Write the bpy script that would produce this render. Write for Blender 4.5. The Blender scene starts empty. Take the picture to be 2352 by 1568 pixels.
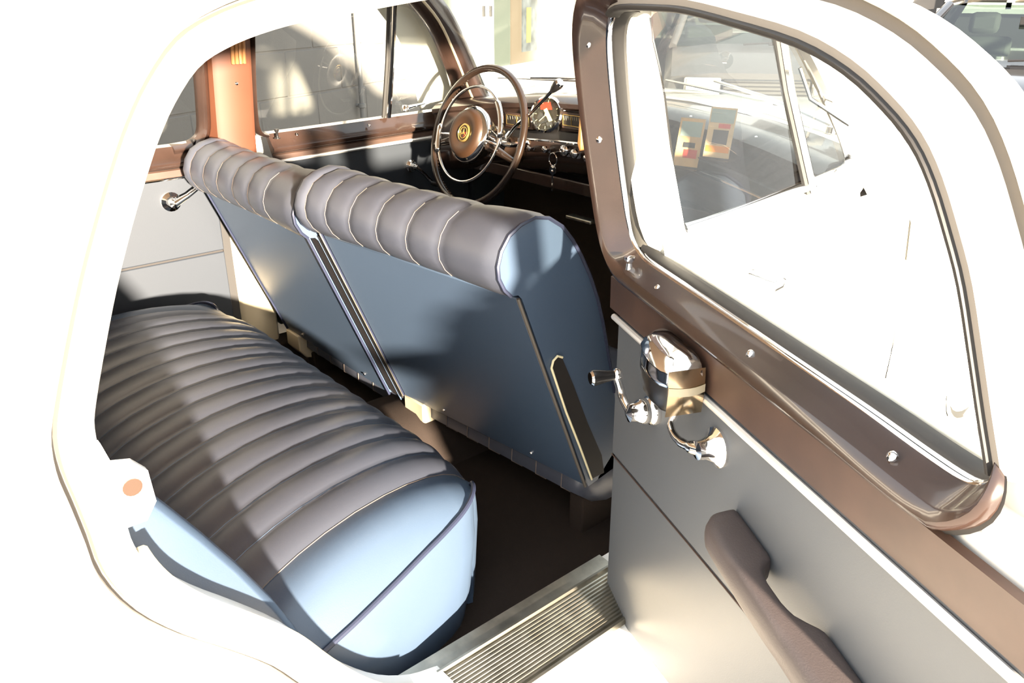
import bpy, bmesh, math, random
from mathutils import Vector, Matrix
random.seed(7)
sc = bpy.context.scene
COL = sc.collection

# ------------------------------------------------------------------ camera
CAMP = Vector((0.0, -1.51, 1.34))
YAW, PIT, FPX = math.radians(49.4), math.radians(23.4), 1850.0
fw = Vector((math.cos(YAW)*math.cos(PIT), math.sin(YAW)*math.cos(PIT), -math.sin(PIT)))
rt = Vector((math.sin(YAW), -math.cos(YAW), 0.0))
up = rt.cross(fw)
cam = bpy.data.cameras.new('camera')
cam.sensor_width = 36.0
cam.lens = FPX/2352.0*36.0
cam.clip_start = 0.02
co = bpy.data.objects.new('camera', cam)
COL.objects.link(co)
M = Matrix((rt, up, -fw)).transposed().to_4x4()
M.translation = CAMP
co.matrix_world = M
sc.camera = co

def ray(u, v):
    return fw*FPX + rt*(u-1176.0) + up*(784.0-v)
def onplane(u, v, p0, n):
    d = ray(u, v)
    return CAMP + d*((Vector(p0)-CAMP).dot(Vector(n))/d.dot(Vector(n)))
def atdist(u, v, D):
    r = ray(u, v)
    return CAMP + r*(D/math.hypot(r.x, r.y))

# ------------------------------------------------------------------ light
SUN_AZ, SUN_EL = math.radians(-103.5), math.radians(6.5)
w = bpy.data.worlds.new('sky'); sc.world = w; w.use_nodes = True
nt = w.node_tree
bg = nt.nodes['Background']
tc = nt.nodes.new('ShaderNodeTexCoord'); sx = nt.nodes.new('ShaderNodeSeparateXYZ')
rp = nt.nodes.new('ShaderNodeValToRGB')
nt.links.new(tc.outputs['Generated'], sx.inputs[0]); nt.links.new(sx.outputs['Z'], rp.inputs[0])
rp.color_ramp.elements[0].position = 0.0; rp.color_ramp.elements[0].color = (1.0, 0.95, 0.88, 1)
rp.color_ramp.elements[1].position = 0.7; rp.color_ramp.elements[1].color = (0.86, 0.93, 1.0, 1)
nt.links.new(rp.outputs[0], bg.inputs[0])
bg.inputs[1].default_value = 2.1
sl = bpy.data.lights.new('sun', 'SUN'); sl.energy = 38.0; sl.angle = math.radians(2.2); sl.color = (1.0, 0.86, 0.68)
so = bpy.data.objects.new('sun', sl); COL.objects.link(so)
sdir = Vector((math.cos(SUN_AZ)*math.cos(SUN_EL), math.sin(SUN_AZ)*math.cos(SUN_EL), math.sin(SUN_EL)))
so.rotation_euler = sdir.to_track_quat('Z', 'Y').to_euler()
so.location = (6, -6, 8)
sc.view_settings.view_transform = 'Standard'
sc.view_settings.look = 'None'
sc.view_settings.gamma = 1.0
sc.view_settings.use_curve_mapping = False
sc.view_settings.exposure = 0.38

# ------------------------------------------------------------------ materials
MATS = {}
def mat(name, col, rough=0.5, metal=0.0, spec=0.5, coat=0.0, bump=0.0, bscale=200.0, var=0.0, vscale=6.0, emit=0.0, sheen=0.0, aniso=None):
    m = bpy.data.materials.new(name); m.use_nodes = True
    n = m.node_tree; b = n.nodes['Principled BSDF']
    b.inputs['Base Color'].default_value = (*col, 1)
    b.inputs['Roughness'].default_value = rough
    b.inputs['Metallic'].default_value = metal
    b.inputs['Specular IOR Level'].default_value = spec
    b.inputs['Coat Weight'].default_value = coat
    b.inputs['Coat Roughness'].default_value = 0.05
    b.inputs['Sheen Weight'].default_value = sheen
    if var > 0:
        t = n.nodes.new('ShaderNodeTexCoord'); z = n.nodes.new('ShaderNodeTexNoise')
        z.inputs['Scale'].default_value = vscale; z.inputs['Detail'].default_value = 5
        r = n.nodes.new('ShaderNodeValToRGB')
        r.color_ramp.elements[0].position = 0.3; r.color_ramp.elements[1].position = 0.7
        r.color_ramp.elements[0].color = (*[c*(1-var) for c in col], 1)
        r.color_ramp.elements[1].color = (*[min(1, c*(1+var)) for c in col], 1)
        n.links.new(t.outputs['Object'], z.inputs['Vector']); n.links.new(z.outputs['Fac'], r.inputs[0])
        n.links.new(r.outputs[0], b.inputs['Base Color'])
    if bump > 0:
        t = n.nodes.new('ShaderNodeTexCoord'); z = n.nodes.new('ShaderNodeTexNoise')
        z.inputs['Scale'].default_value = bscale; z.inputs['Detail'].default_value = 3
        bp = n.nodes.new('ShaderNodeBump'); bp.inputs['Strength'].default_value = bump; bp.inputs['Distance'].default_value = 0.002
        n.links.new(t.outputs['Object'], z.inputs['Vector']); n.links.new(z.outputs['Fac'], bp.inputs['Height'])
        n.links.new(bp.outputs[0], b.inputs['Normal'])
    MATS[name] = m
    return m

def glassmat(name, tint, k=2.0, ior=1.5, rough=0.0):
    m = bpy.data.materials.new(name); m.use_nodes = True
    n = m.node_tree; n.nodes.clear()
    o = n.nodes.new('ShaderNodeOutputMaterial'); mx = n.nodes.new('ShaderNodeMixShader')
    tr = n.nodes.new('ShaderNodeBsdfTransparent'); gl = n.nodes.new('ShaderNodeBsdfGlossy'); fr = n.nodes.new('ShaderNodeFresnel')
    mu = n.nodes.new('ShaderNodeMath'); mu.operation = 'MULTIPLY'; mu.inputs[1].default_value = k; mu.use_clamp = True
    tr.inputs[0].default_value = (*tint, 1); gl.inputs['Roughness'].default_value = rough; fr.inputs[0].default_value = ior
    ge = n.nodes.new('ShaderNodeNewGeometry'); mr = n.nodes.new('ShaderNodeMapRange')   # same reflectance from both sides of the pane
    mr.inputs['To Min'].default_value = ior; mr.inputs['To Max'].default_value = 1.0/ior
    n.links.new(ge.outputs['Backfacing'], mr.inputs['Value']); n.links.new(mr.outputs[0], fr.inputs[0])
    n.links.new(fr.outputs[0], mu.inputs[0]); n.links.new(mu.outputs[0], mx.inputs[0])
    n.links.new(tr.outputs[0], mx.inputs[1]); n.links.new(gl.outputs[0], mx.inputs[2]); n.links.new(mx.outputs[0], o.inputs[0])
    MATS[name] = m
    return m

mat('paint', (0.86, 0.84, 0.79), 0.25, coat=0.6)
mat('paint_inner', (0.80, 0.76, 0.66), 0.4)
mat('vinyl', (0.048, 0.072, 0.112), 0.36, spec=0.7, bump=0.08, bscale=700)
mat('vinyl_seat', (0.048, 0.053, 0.071), 0.40, spec=1.0, bump=0.08, bscale=700)
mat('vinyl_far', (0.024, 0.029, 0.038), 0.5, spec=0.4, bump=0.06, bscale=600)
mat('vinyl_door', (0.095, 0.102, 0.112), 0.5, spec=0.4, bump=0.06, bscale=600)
mat('piping', (0.020, 0.024, 0.045), 0.35)
mat('stitch', (0.15, 0.115, 0.095), 0.7)
mat('lacquer', (0.030, 0.017, 0.013), 0.25, coat=0.6, var=0.25, vscale=9)
mat('fascia', (0.056, 0.031, 0.022), 0.45, var=0.2, vscale=14)
mat('pillar_vinyl', (0.085, 0.030, 0.015), 0.5, var=0.1)
mat('groove', (0.012, 0.009, 0.008), 0.6)
mat('chrome', (0.86, 0.84, 0.82), 0.07, metal=1.0)
mat('satin', (0.85, 0.83, 0.80), 0.38, metal=0.6)
mat('alu', (0.46, 0.43, 0.36), 0.34, metal=1.0, var=0.25, vscale=25)
mat('black', (0.012, 0.011, 0.011), 0.28)
mat('rubber', (0.02, 0.018, 0.017), 0.55)
mat('post_seal', (0.075, 0.068, 0.058), 0.8)
mat('seal_grey', (0.16, 0.145, 0.13), 0.7)
mat('band', (0.10, 0.085, 0.07), 0.6)
mat('carpet', (0.030, 0.022, 0.018), 0.95, bump=0.6, bscale=900, spec=0.1)
mat('cream', (0.50, 0.43, 0.30), 0.5)
mat('headliner', (0.80, 0.58, 0.40), 0.9)
mat('grab', (0.055, 0.042, 0.040), 0.55, bump=0.15, bscale=500)
mat('tan', (0.30, 0.14, 0.05), 0.5)
mat('hubbrown', (0.036, 0.016, 0.007), 0.45)
mat('rimbrown', (0.022, 0.013, 0.009), 0.2, coat=0.5)
mat('dial', (0.03, 0.025, 0.022), 0.4)
mat('ivory', (0.75, 0.66, 0.42), 0.5)
mat('red', (0.55, 0.05, 0.03), 0.4)
mat('orange', (0.85, 0.30, 0.03), 0.35)
mat('bronze', (0.52, 0.40, 0.26), 0.2, metal=1.0)
mat('gold', (0.75, 0.52, 0.18), 0.25, metal=0.8)
mat('whitewall', (0.80, 0.79, 0.76), 0.7)
mat('tyre', (0.02, 0.02, 0.02), 0.8)
mat('block', (0.15, 0.143, 0.135), 0.85, bump=0.5, bscale=120, var=0.06, vscale=3)
mat('mortar', (0.16, 0.152, 0.145), 0.9)
mat('farwall', (0.065, 0.063, 0.063), 0.9, var=0.05)
mat('upvc', (0.82, 0.82, 0.78), 0.4)
mat('pane_dark', (0.060, 0.072, 0.062), 0.2, spec=0.6)
mat('pane_beige', (0.075, 0.064, 0.048), 0.4)
mat('poster', (0.05, 0.06, 0.065), 0.6, var=0.5, vscale=12)
mat('yellow', (0.11, 0.10, 0.04), 0.6)
mat('galv', (0.14, 0.14, 0.14), 0.5)
mat('concrete', (0.55, 0.52, 0.47), 0.9, var=0.08, vscale=2)
mat('blackpaint', (0.010, 0.010, 0.012), 0.12, coat=1.0)
mat('greypaint', (0.065, 0.062, 0.062), 0.35, coat=0.3)
mat('plastic', (0.035, 0.035, 0.036), 0.5)
mat('lamp', (0.75, 0.78, 0.76), 0.12, spec=0.8)
mat('paper', (0.62, 0.42, 0.22), 0.7, var=0.15, vscale=40)
mat('paper2', (0.66, 0.50, 0.30), 0.7, var=0.1, vscale=60)
mat('paperblue', (0.32, 0.42, 0.42), 0.7)
mat('cabin', (0.07, 0.075, 0.07), 0.8)
mat('mirror', (0.75, 0.60, 0.42), 0.15, metal=0.9)
glassmat('glass', (0.93, 0.95, 0.92), 1.6)
glassmat('glass_door', (0.90, 0.90, 0.86), 2.0)
glassmat('glass_car', (0.40, 0.46, 0.42), 1.0)

# ------------------------------------------------------------------ mesh helpers
class MB:
    def __init__(s): s.V = []; s.F = []; s.M = []; s.mats = []
    def mi(s, m):
        if m not in s.mats: s.mats.append(m)
        return s.mats.index(m)
    def add(s, V, F, m):
        o = len(s.V); k = s.mi(m)
        s.V += [tuple(v) for v in V]
        for f in F: s.F.append(tuple(i+o for i in f)); s.M.append(k)
        return s
    def grid(s, rows, m, cu=False, cv=False, cap=False):
        R = len(rows); N = len(rows[0]); V = [p for r in rows for p in r]; F = []
        for i in range(R if cu else R-1):
            for j in range(N if cv else N-1):
                a = i*N+j; b = i*N+(j+1) % N; c = ((i+1) % R)*N+(j+1) % N; d = ((i+1) % R)*N+j
                F.append((a, b, c, d))
        if cap and not cu:
            F.append(tuple(range(N))); F.append(tuple((R-1)*N+j for j in reversed(range(N))))
        return s.add(V, F, m)
    def box(s, lo, hi, m, mtx=None):
        x0, y0, z0 = lo; x1, y1, z1 = hi
        V = [Vector(p) for p in ((x0,y0,z0),(x1,y0,z0),(x1,y1,z0),(x0,y1,z0),(x0,y0,z1),(x1,y0,z1),(x1,y1,z1),(x0,y1,z1))]
        if mtx: V = [mtx @ v for v in V]
        return s.add(V, [(0,3,2,1),(4,5,6,7),(0,1,5,4),(1,2,6,5),(2,3,7,6),(3,0,4,7)], m)
    def tube(s, path, r, m, n=8, closed=False, cap=True):
        P = [Vector(p) for p in path]; K = len(P); rows = []
        rr = r if isinstance(r, (list, tuple)) else [r]*K
        prev = None
        for i in range(K):
            a = P[(i-1) % K] if (closed or i > 0) else P[i]
            b = P[(i+1) % K] if (closed or i < K-1) else P[i]
            t = (b-a).normalized()
            if prev is None:
                h = Vector((0, 0, 1)) if abs(t.z) < 0.9 else Vector((1, 0, 0))
                e1 = t.cross(h).normalized()
            else:
                e1 = (prev - t*prev.dot(t)).normalized()
            prev = e1; e2 = t.cross(e1)
            rows.append([P[i]+e1*(rr[i]*math.cos(2*math.pi*k/n))+e2*(rr[i]*math.sin(2*math.pi*k/n)) for k in range(n)])
        return s.grid(rows, m, cu=closed, cv=True, cap=cap and not closed)
    def lathe(s, c, ax, prof, m, n=24, cap=True):
        c = Vector(c); ax = Vector(ax).normalized()
        h = Vector((0, 0, 1)) if abs(ax.z) < 0.9 else Vector((1, 0, 0))
        e1 = ax.cross(h).normalized(); e2 = ax.cross(e1)
        rows = [[c+ax*hh+e1*(r*math.cos(2*math.pi*k/n))+e2*(r*math.sin(2*math.pi*k/n)) for k in range(n)] for r, hh in prof]
        return s.grid(rows, m, cv=True, cap=cap)
    def prism(s, poly, f0, f1, m):
        a = [f0(*p) for p in poly]; b = [f1(*p) for p in poly]
        return s.grid([a, b], m, cv=True, cap=True)
    def build(s, name, parent=None, ang=35, bevel=0.0, loc=None, rot=None, seg=2, sub=0, smooth=True):
        me = bpy.data.meshes.new(name)
        me.from_pydata(s.V, [], s.F)
        for m in s.mats: me.materials.append(MATS[m])
        me.polygons.foreach_set('material_index', s.M)
        bm = bmesh.new(); bm.from_mesh(me)
        bmesh.ops.recalc_face_normals(bm, faces=bm.faces)
        bm.to_mesh(me); bm.free()
        me.polygons.foreach_set('use_smooth', [smooth]*len(me.polygons))
        if ang < 180 and smooth: me.set_sharp_from_angle(angle=math.radians(ang))
        o = bpy.data.objects.new(name, me); COL.objects.link(o)
        if parent: o.parent = parent
        if loc: o.location = loc
        if rot: o.rotation_euler = rot
        if bevel > 0:
            b = o.modifiers.new('b', 'BEVEL'); b.width = bevel; b.segments = seg; b.limit_method = 'ANGLE'; b.angle_limit = math.radians(40)
        if sub:
            d = o.modifiers.new('s', 'SUBSURF'); d.levels = sub; d.render_levels = sub
        return o

def smoothpath(pts, n=6, closed=False):
    P = [Vector(p) for p in pts]; K = len(P); out = []
    for i in range(K if closed else K-1):
        p0 = P[(i-1) % K] if (closed or i > 0) else P[i]*2-P[i+1]
        p1 = P[i]; p2 = P[(i+1) % K]
        p3 = P[(i+2) % K] if (closed or i+2 < K) else p2*2-p1
        for k in range(n):
            t = k/n
            out.append(0.5*((2*p1)+(-p0+p2)*t+(2*p0-5*p1+4*p2-p3)*t*t+(-p0+3*p1-3*p2+p3)*t**3))
    if not closed: out.append(P[-1])
    return out

def sweep2d(mb, path, prof, fmap, obase, m, side=1, closed=False, capends=True, mats=None, scale=None):
    """path: (a,b) pairs; prof: (p,o); p grows to the side of the path; fmap(a,b,o)->xyz"""
    P = [Vector((p[0], p[1])) for p in path]; K = len(P); rows = []
    for i in range(K):
        if closed: a, b = P[(i-1) % K], P[(i+1) % K]
        else: a, b = P[max(0, i-1)], P[min(K-1, i+1)]
        t1 = (P[i]-a); t2 = (b-P[i])
        t1 = t1.normalized() if t1.length > 1e-9 else t2.normalized()
        t2 = t2.normalized() if t2.length > 1e-9 else t1
        n1 = Vector((t1.y, -t1.x))*side; n2 = Vector((t2.y, -t2.x))*side
        nn = (n1+n2); nn = nn/max(1e-6, nn.length)
        k = 1.0/max(0.5, nn.dot(n1))
        if scale: k *= scale(i/(K-1.0))
        ko = scale(i/(K-1.0)) if scale else 1.0
        rows.append([fmap(P[i].x+nn.x*p*k, P[i].y+nn.y*p*k, obase(P[i].y)+o*ko) for p, o in prof])
    if mats is None:
        mb.grid(rows, m, cu=closed)
    else:
        for (i0, i1, mm) in mats:
            mb.grid([r[i0:i1+1] for r in rows], mm, cu=closed)
    if capends and not closed:
        for r in (rows[0], rows[-1]):
            mb.add(r, [tuple(range(len(r)))], m)

def thing(name, label, cat, loc=(0, 0, 0), rotz=0.0, group=None):
    o = bpy.data.objects.new(name, None); COL.objects.link(o)
    o.location = loc; o.rotation_euler = (0, 0, rotz)
    o['label'] = label; o['category'] = cat
    if group: o['group'] = group
    return o
def tag(o, label, cat, group=None):
    o['label'] = label; o['category'] = cat
    if group: o['group'] = group
    return o
def struct(o, label=None):
    o['kind'] = 'structure'
    if label: o['label'] = label
    return o
def lerp(a, b, t): return a+(b-a)*t
def interp(tab, x):
    if x <= tab[0][0]: return tab[0][1]
    for (x0, y0), (x1, y1) in zip(tab, tab[1:]):
        if x <= x1: return lerp(y0, y1, (x-x0)/(x1-x0))
    return tab[-1][1]

# ================================================================== SETTING
g = MB(); g.add([(-25,-25,0),(25,-25,0),(25,25,0),(-25,25,0)], [(0,1,2,3)], 'concrete')
struct(g.build('ground'), 'pale sunlit concrete yard')

WA = math.radians(24.0)
W0 = Vector((1.77, 2.10, 0)); WD = Vector((math.cos(WA), math.sin(WA), 0)); WN = Vector((math.sin(WA), -math.cos(WA), 0))
def wallpt(u, v):
    p = onplane(u, v, W0, WN); return (p-W0).dot(WD), p.z
# window opening on the block wall
sA = 1.15; sB = wallpt(1270, 120)[0]; zA = wallpt(1200, 178)[1]-0.02; zB = 2.0
wl = MB()
wm = Matrix.Translation(W0) @ Matrix.Rotation(WA, 4, 'Z')   # local x along wall, local -y to the yard
for lo, hi in (((-4, -0.0085, 0), (sA, 0.22, 3.0)), ((sB, -0.0085, 0), (8.3, 0.22, 3.0)), ((sA, -0.0085, 0), (sB, 0.22, zA)), ((sA, -0.0085, zB), (sB, 0.22, 3.0))):
    wl.box(lo, hi, 'mortar')
wall = wl.build('wall_back', ang=30, loc=W0, rot=(0, 0, WA))
struct(wall, 'grey painted concrete block wall beside the car')
bmesh_block = MB(); bmesh_block.box((0.003, -0.012, 0.003), (0.397, 0.05, 0.197), 'block')
blk = bmesh_block.build('block', wall, bevel=0.004, seg=1)
zoff = wallpt(570, 124)[1] % 0.2
j0 = wallpt(300+1380/3.92, 600/3.92)[0]
first = True
zi = 0
z = 0.4+zoff
while z < 1.75:
    row = int(round((z-zoff)/0.2))
    x = j0 + (0.2 if row % 2 else 0.0) - 0.4*9
    while x < 5.2:
        xa, xb = x, x+0.4
        inside = (xb > sA-0.001 and xa < sB+0.001 and z+0.2 > zA and z < zB)
        if not inside and xa > -2.2:
            o = blk if first else blk.copy()
            if not first: COL.objects.link(o)
            o.location = (xa, 0, z); first = False
        x += 0.4
    z += 0.2
# window / glazed door leaf set in the block wall
wf = MB()
uu = lambda u: wallpt(u, 100)[0]
zgl = wallpt(1180, 150)[1]
mull0, mull1 = uu(1076), uu(1120); gr1 = uu(1244)
wf.box((sA, -0.03, zA), (sB, 0.10, zgl), 'upvc'); wf.box((sA, -0.03, zB-0.08), (sB, 0.10, zB), 'upvc')
wf.box((sA, -0.03, zA), (sA+0.07, 0.10, zB), 'upvc'); wf.box((gr1, -0.03, zA), (sB, 0.10, zB), 'upvc')
wf.box((mull0, -0.05, zA), (mull1, 0.10, zB), 'upvc')
win = wf.build('window_1', ang=30, bevel=0.006, loc=W0, rot=(0, 0, WA)); struct(win, 'white framed glazed double window in the grey block wall')
q = MB(); q.box((sA+0.06, 0.04, zgl-0.01), (mull0+0.01, 0.05, zB-0.07), 'pane_dark'); q.build('pane', win)
sp = uu(1184)
q = MB(); q.box((mull1-0.01, 0.04, zgl-0.01), (sp, 0.05, zB-0.07), 'pane_dark'); q.build('pane', win)
q = MB(); q.box((sp, 0.035, zgl-0.01), (gr1+0.01, 0.05, zB-0.07), 'pane_beige'); q.build('blind', win)
s0, s1 = uu(1208), uu(1240); z0 = wallpt(1220, 118)[1]
q = MB(); q.box((s0, 0.026, z0), (s1, 0.036, zB-0.2), 'poster'); q.box((lerp(s0,s1,.25), 0.022, z0+.06), (lerp(s0,s1,.55), 0.027, z0+.3), 'yellow'); q.build('poster', win)
for u in (1094, 1110):
    a = uu(u); zz0 = wallpt(u, 38)[1]; zz1 = wallpt(u, 13)[1]
    q = MB(); q.box((a-0.008, -0.065, zz0), (a+0.008, -0.05, zz1), 'plastic'); q.build('handle', win)

c0, _ = wallpt(806, 120)
q = MB(); q.tube([W0+WD*c0+WN*0.045+Vector((0,0,0.75)), W0+WD*c0+WN*0.045+Vector((0,0,2.9))], 0.013, 'galv', 10)
for zz in (wallpt(811, 242)[1], 1.9):
    q.lathe(W0+WD*c0+WN*0.045+Vector((0,0,zz-0.012)), (0,0,1), [(0.013,0),(0.02,0.003),(0.02,0.021),(0.013,0.024)], 'galv', 12)
    q.tube([W0+WD*c0+WN*0.012+Vector((0,0,zz)), W0+WD*c0+WN*0.045+Vector((0,0,zz))], 0.008, 'galv', 6)
tag(q.build('conduit_pipe'), 'thin grey conduit pipe running up the block wall', 'pipe')

# far building at the end of the yard
FX = 11.0
fb = MB()
fy0, fy1 = -5.0, 5.2
fwz = atdist(2300, 19, 8.6).z
def farpt(u, v): return onplane(u, v, (FX, 0, 0), (1, 0, 0))
wins = [(farpt(2172, 5).y, farpt(2172, 5).y-2.2), (farpt(1960, 5).y, farpt(2098, 5).y)]
zw0 = farpt(2250, 20).z
ys = sorted([fy0, fy1]+[v for a in wins for v in a])
fb.box((FX, fy0, 0), (FX+0.3, fy1, zw0), 'farwall'); fb.box((FX, fy0, zw0+1.1), (FX+0.3, fy1, 3.6), 'farwall')
prev = fy0
for a, b in sorted([(min(p), max(p)) for p in wins]):
    fb.box((FX, prev, zw0), (FX+0.3, a, zw0+1.1), 'farwall'); prev = b
fb.box((FX, prev, zw0), (FX+0.3, fy1, zw0+1.1), 'farwall')
struct(fb.build('wall_right', ang=30), 'grey rendered building wall at the end of the yard')
for i, (a, b) in enumerate(wins):
    lo, hi = min(a, b), max(a, b)
    f = MB(); t = 0.07
    f.box((FX-0.03, lo, zw0), (FX+0.1, hi, zw0+t), 'upvc'); f.box((FX-0.03, lo, zw0+1.1-t), (FX+0.1, hi, zw0+1.1), 'upvc')
    f.box((FX-0.03, lo, zw0), (FX+0.1, lo+t, zw0+1.1), 'upvc'); f.box((FX-0.03, hi-t, zw0), (FX+0.1, hi, zw0+1.1), 'upvc')
    n = 3 if i == 0 else 2
    for k in range(1, n):
        y = lerp(lo, hi, k/n); f.box((FX-0.03, y-0.03, zw0), (FX+0.1, y+0.03, zw0+1.1), 'upvc')
    wo = f.build('window_%d' % (i+2), ang=30); struct(wo, 'white framed window in the far grey wall')
    for k in range(n):
        f = MB(); f.box((FX+0.05, lerp(lo, hi, k/n), zw0+0.03), (FX+0.06, lerp(lo, hi, (k+1)/n), zw0+1.07), 'pane_beige'); f.build('pane', wo)
    f = MB(); f.box((FX-0.09, lo-0.05, zw0-0.05), (FX+0.02, hi+0.05, zw0), 'upvc'); f.build('sill', wo)

# ================================================================== THE SEDAN
car = thing('vintage_sedan', 'cream white vintage saloon with blue vinyl seats and its rear door open', 'car')

def yin(z): return -0.75 if z <= 0.95 else -0.75+0.13*min(1.0, (z-0.95)/0.38)
def yext(z):
    if z <= 0.95: return -0.815-0.02*math.sin(max(0, min(1, (z-0.25)/0.7))*math.pi)
    return -0.815+0.17*((z-0.95)/0.45)**1.1

# aperture edge of the near rear doorway (x,z), front top to sill
AP = [(0.93,1.352),(0.80,1.346),(0.70,1.339),(0.62,1.331),(0.542,1.321),(0.46,1.311),(0.40,1.299),(0.355,1.285),(0.322,1.268),(0.29,1.237),
      (0.265,1.205),(0.246,1.176),(0.218,1.130),(0.19,1.080),(0.165,1.030),(0.143,0.983),(0.135,0.960),(0.134,0.935),(0.138,0.900),(0.142,0.860),(0.146,0.815),
      (0.165,0.765),(0.20,0.715),(0.245,0.665),(0.295,0.605),(0.335,0.540),(0.378,0.478),(0.43,0.422),(0.485,0.386),(0.535,0.370)]
QO = [(0.93,1.43),(0.79,1.43),(0.68,1.43),(0.58,1.43),(0.48,1.425),(0.38,1.42),(0.28,1.415),(0.18,1.41),(0.06,1.40),(-0.10,1.385),
      (-0.25,1.365),(-0.40,1.33),(-0.55,1.28),(-0.68,1.21),(-0.80,1.13),(-0.90,1.05),(-1.0,1.0),(-1.05,0.96),(-1.1,0.90),(-1.1,0.84),(-0.6,0.76),
      (-0.18,0.715),(-0.06,0.705),(0.05,0.665),(0.13,0.61),(0.19,0.55),(0.235,0.48),(0.262,0.41),(0.275,0.34),(0.28,0.27)]
_k = 3
AP = [(p.x, p.y) for p in smoothpath([(a, b, 0) for a, b in AP], _k)]
QO = [(p.x, p.y) for p in smoothpath([(a, b, 0) for a, b in QO], _k)]
def apnorm(i):
    a = Vector(AP[max(0, i-1)]); b = Vector(AP[min(len(AP)-1, i+1)]); t = (b-a).normalized()
    return Vector((t.y, -t.x)) if True else None
rows = []
prof = [(0.0, 0.045), (0.0, 0.004), (0.003, 0.0), (0.034, -0.006), (0.036, 0.004), (0.040, 0.004), (0.042, -0.020), (0.052, -0.045)]
for k, (p, dy) in enumerate(prof):
    r = []
    for i, (x, z) in enumerate(AP):
        n = apnorm(i)
        # outward = away from the opening centre (0.6,0.85)
        if n.dot(Vector((x-0.62, z-0.85))) < 0: n = -n
        r.append((x+n.x*p, yin(z)+dy, z+n.y*p))
    rows.append(r)
last = rows[-1]
for t in (0.25, 0.6, 1.0):
    r = []
    for i in range(len(AP)):
        x = lerp(last[i][0], QO[i][0], t); z = lerp(last[i][2], QO[i][1], t)
        r.append((x, min(last[i][1], yext(z)) if t < 0.3 else yext(z), z))
    rows.append(r)
qp = MB()
qp.grid(rows[:1]+rows[1:4], 'paint'); qp.grid(rows[3:6], 'seal_grey'); qp.grid(rows[5:], 'paint')
qp.build('quarter_panel', car, ang=50)
# striker plate with its round hole
sp_ = MB()
c = Vector((0.158, -0.753, 0.893))
sp_.prism([(0.120,0.945),(0.134,0.950),(0.140,0.925),(0.158,0.920),(0.170,0.905),(0.172,0.868),(0.160,0.850),(0.120,0.850)], lambda a, b: (a, -0.756, b), lambda a, b: (a, -0.748, b), 'paint')
sp_.lathe((0.153,-0.7565,0.893), (0,-1,0), [(0.0095,0.0),(0.0095,0.0012),(0.0,0.0012)], 'hubbrown', 16)
sp_.build('striker_plate', car, ang=30)
# wheel arch rubber seal inside the doorway
AR = AP[60:84]
ar = MB(); pth = smoothpath([(x+0.004, -0.742, z-0.006) for x, z in AR], 2)
ar.tube(pth, 0.008, 'cream', 8)
ar.tube([(p.x-0.012, p.y-0.012, p.z-0.022) for p in pth], 0.005, 'cream', 8)
ar.build('arch_seal', car)

# rear body behind the doorway
rb = MB()
def ring(x, zt, hw):
    return [(x, -hw, 0.28), (x, -hw-0.01, 0.6), (x, -hw, zt-0.12), (x, -hw*0.9, zt-0.02), (x, 0, zt), (x, hw*0.9, zt-0.02), (x, hw, zt-0.12), (x, hw+0.01, 0.6), (x, hw, 0.28)]
rb.grid([ring(-0.95, 1.0, 0.80), ring(-1.2, 0.97, 0.78), ring(-1.45, 0.88, 0.70), ring(-1.5, 0.6, 0.66)], 'paint')
rb.build('boot', car)
q = MB(); q.grid([[(-0.50, y, 1.37-0.05*(y/0.55)**2) for y in (-0.50,-0.25,0,0.25,0.5)], [(-0.92, y, 1.0) for y in (-0.55,-0.28,0,0.28,0.55)]], 'glass'); q.build('rear_window', car)
# roof and headliner
def roofgrid(dz, hw):
    rows = []
    for x in (-0.95,-0.75,-0.52,-0.25,0.05,0.35,0.65,0.95,1.2,1.35,1.44):
        edge = interp([(-0.95,1.06),(-0.75,1.22),(-0.52,1.33),(-0.25,1.385),(0.05,1.412),(0.35,1.428),(0.95,1.43),(1.2,1.42),(1.44,1.36)], x)
        crown = interp([(-0.95,0.02),(-0.52,0.05),(0,0.09),(0.9,0.09),(1.3,0.07),(1.44,0.04)], x)
        rows.append([(x, hw*t, edge+dz+crown*(1-t*t)) for t in (-1,-.9,-.7,-.4,0,.4,.7,.9,1)])
    return rows
R1 = [r for r in roofgrid(0.0, 0.645) if r[0][0] >= -0.53]
q = MB(); q.grid(R1, 'paint'); q.build('roof', car, ang=60)
q = MB(); q.grid([r for r in roofgrid(-0.035, 0.60) if -0.53 <= r[0][0] <= 1.37], 'headliner'); q.build('headliner', car, ang=60)

# sill and tread plate
q = MB()
sec = [(-0.66,0.30),(-0.675,0.345),(-0.685,0.366),(-0.712,0.364),(-0.716,0.360),(-0.812,0.338),(-0.828,0.334),(-0.846,0.318),(-0.852,0.29),(-0.84,0.24),(-0.80,0.22)]
q.grid([[(x, y, z) for y, z in sec] for x in (0.26, 0.45, 0.65, 0.95)], 'paint'); q.build('door_sill', car)
q = MB()
x0, x1 = 0.30, 0.925
secA = [(-0.683,0.372),(-0.712,0.3695),(-0.7145,0.3725),(-0.7185,0.3725),(-0.721,0.3655)]
nr = 13
for k in range(nr):
    y = -0.723-k*0.0063; zz = 0.3655-(k*0.0063)*0.23
    secA += [(y, zz), (y-0.0018, zz+0.0024), (y-0.0042, zz+0.0020), (y-0.0056, zz-0.0010)]
ye = -0.723-nr*0.0063
secA += [(ye-0.001, 0.3455), (ye-0.004, 0.3515), (ye-0.009, 0.351), (ye-0.012, 0.343)]
q.grid([[(x, y, z) for y, z in secA] for x in (x0, x1)], 'alu')
q.build('tread_plate', car, ang=25)
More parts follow.
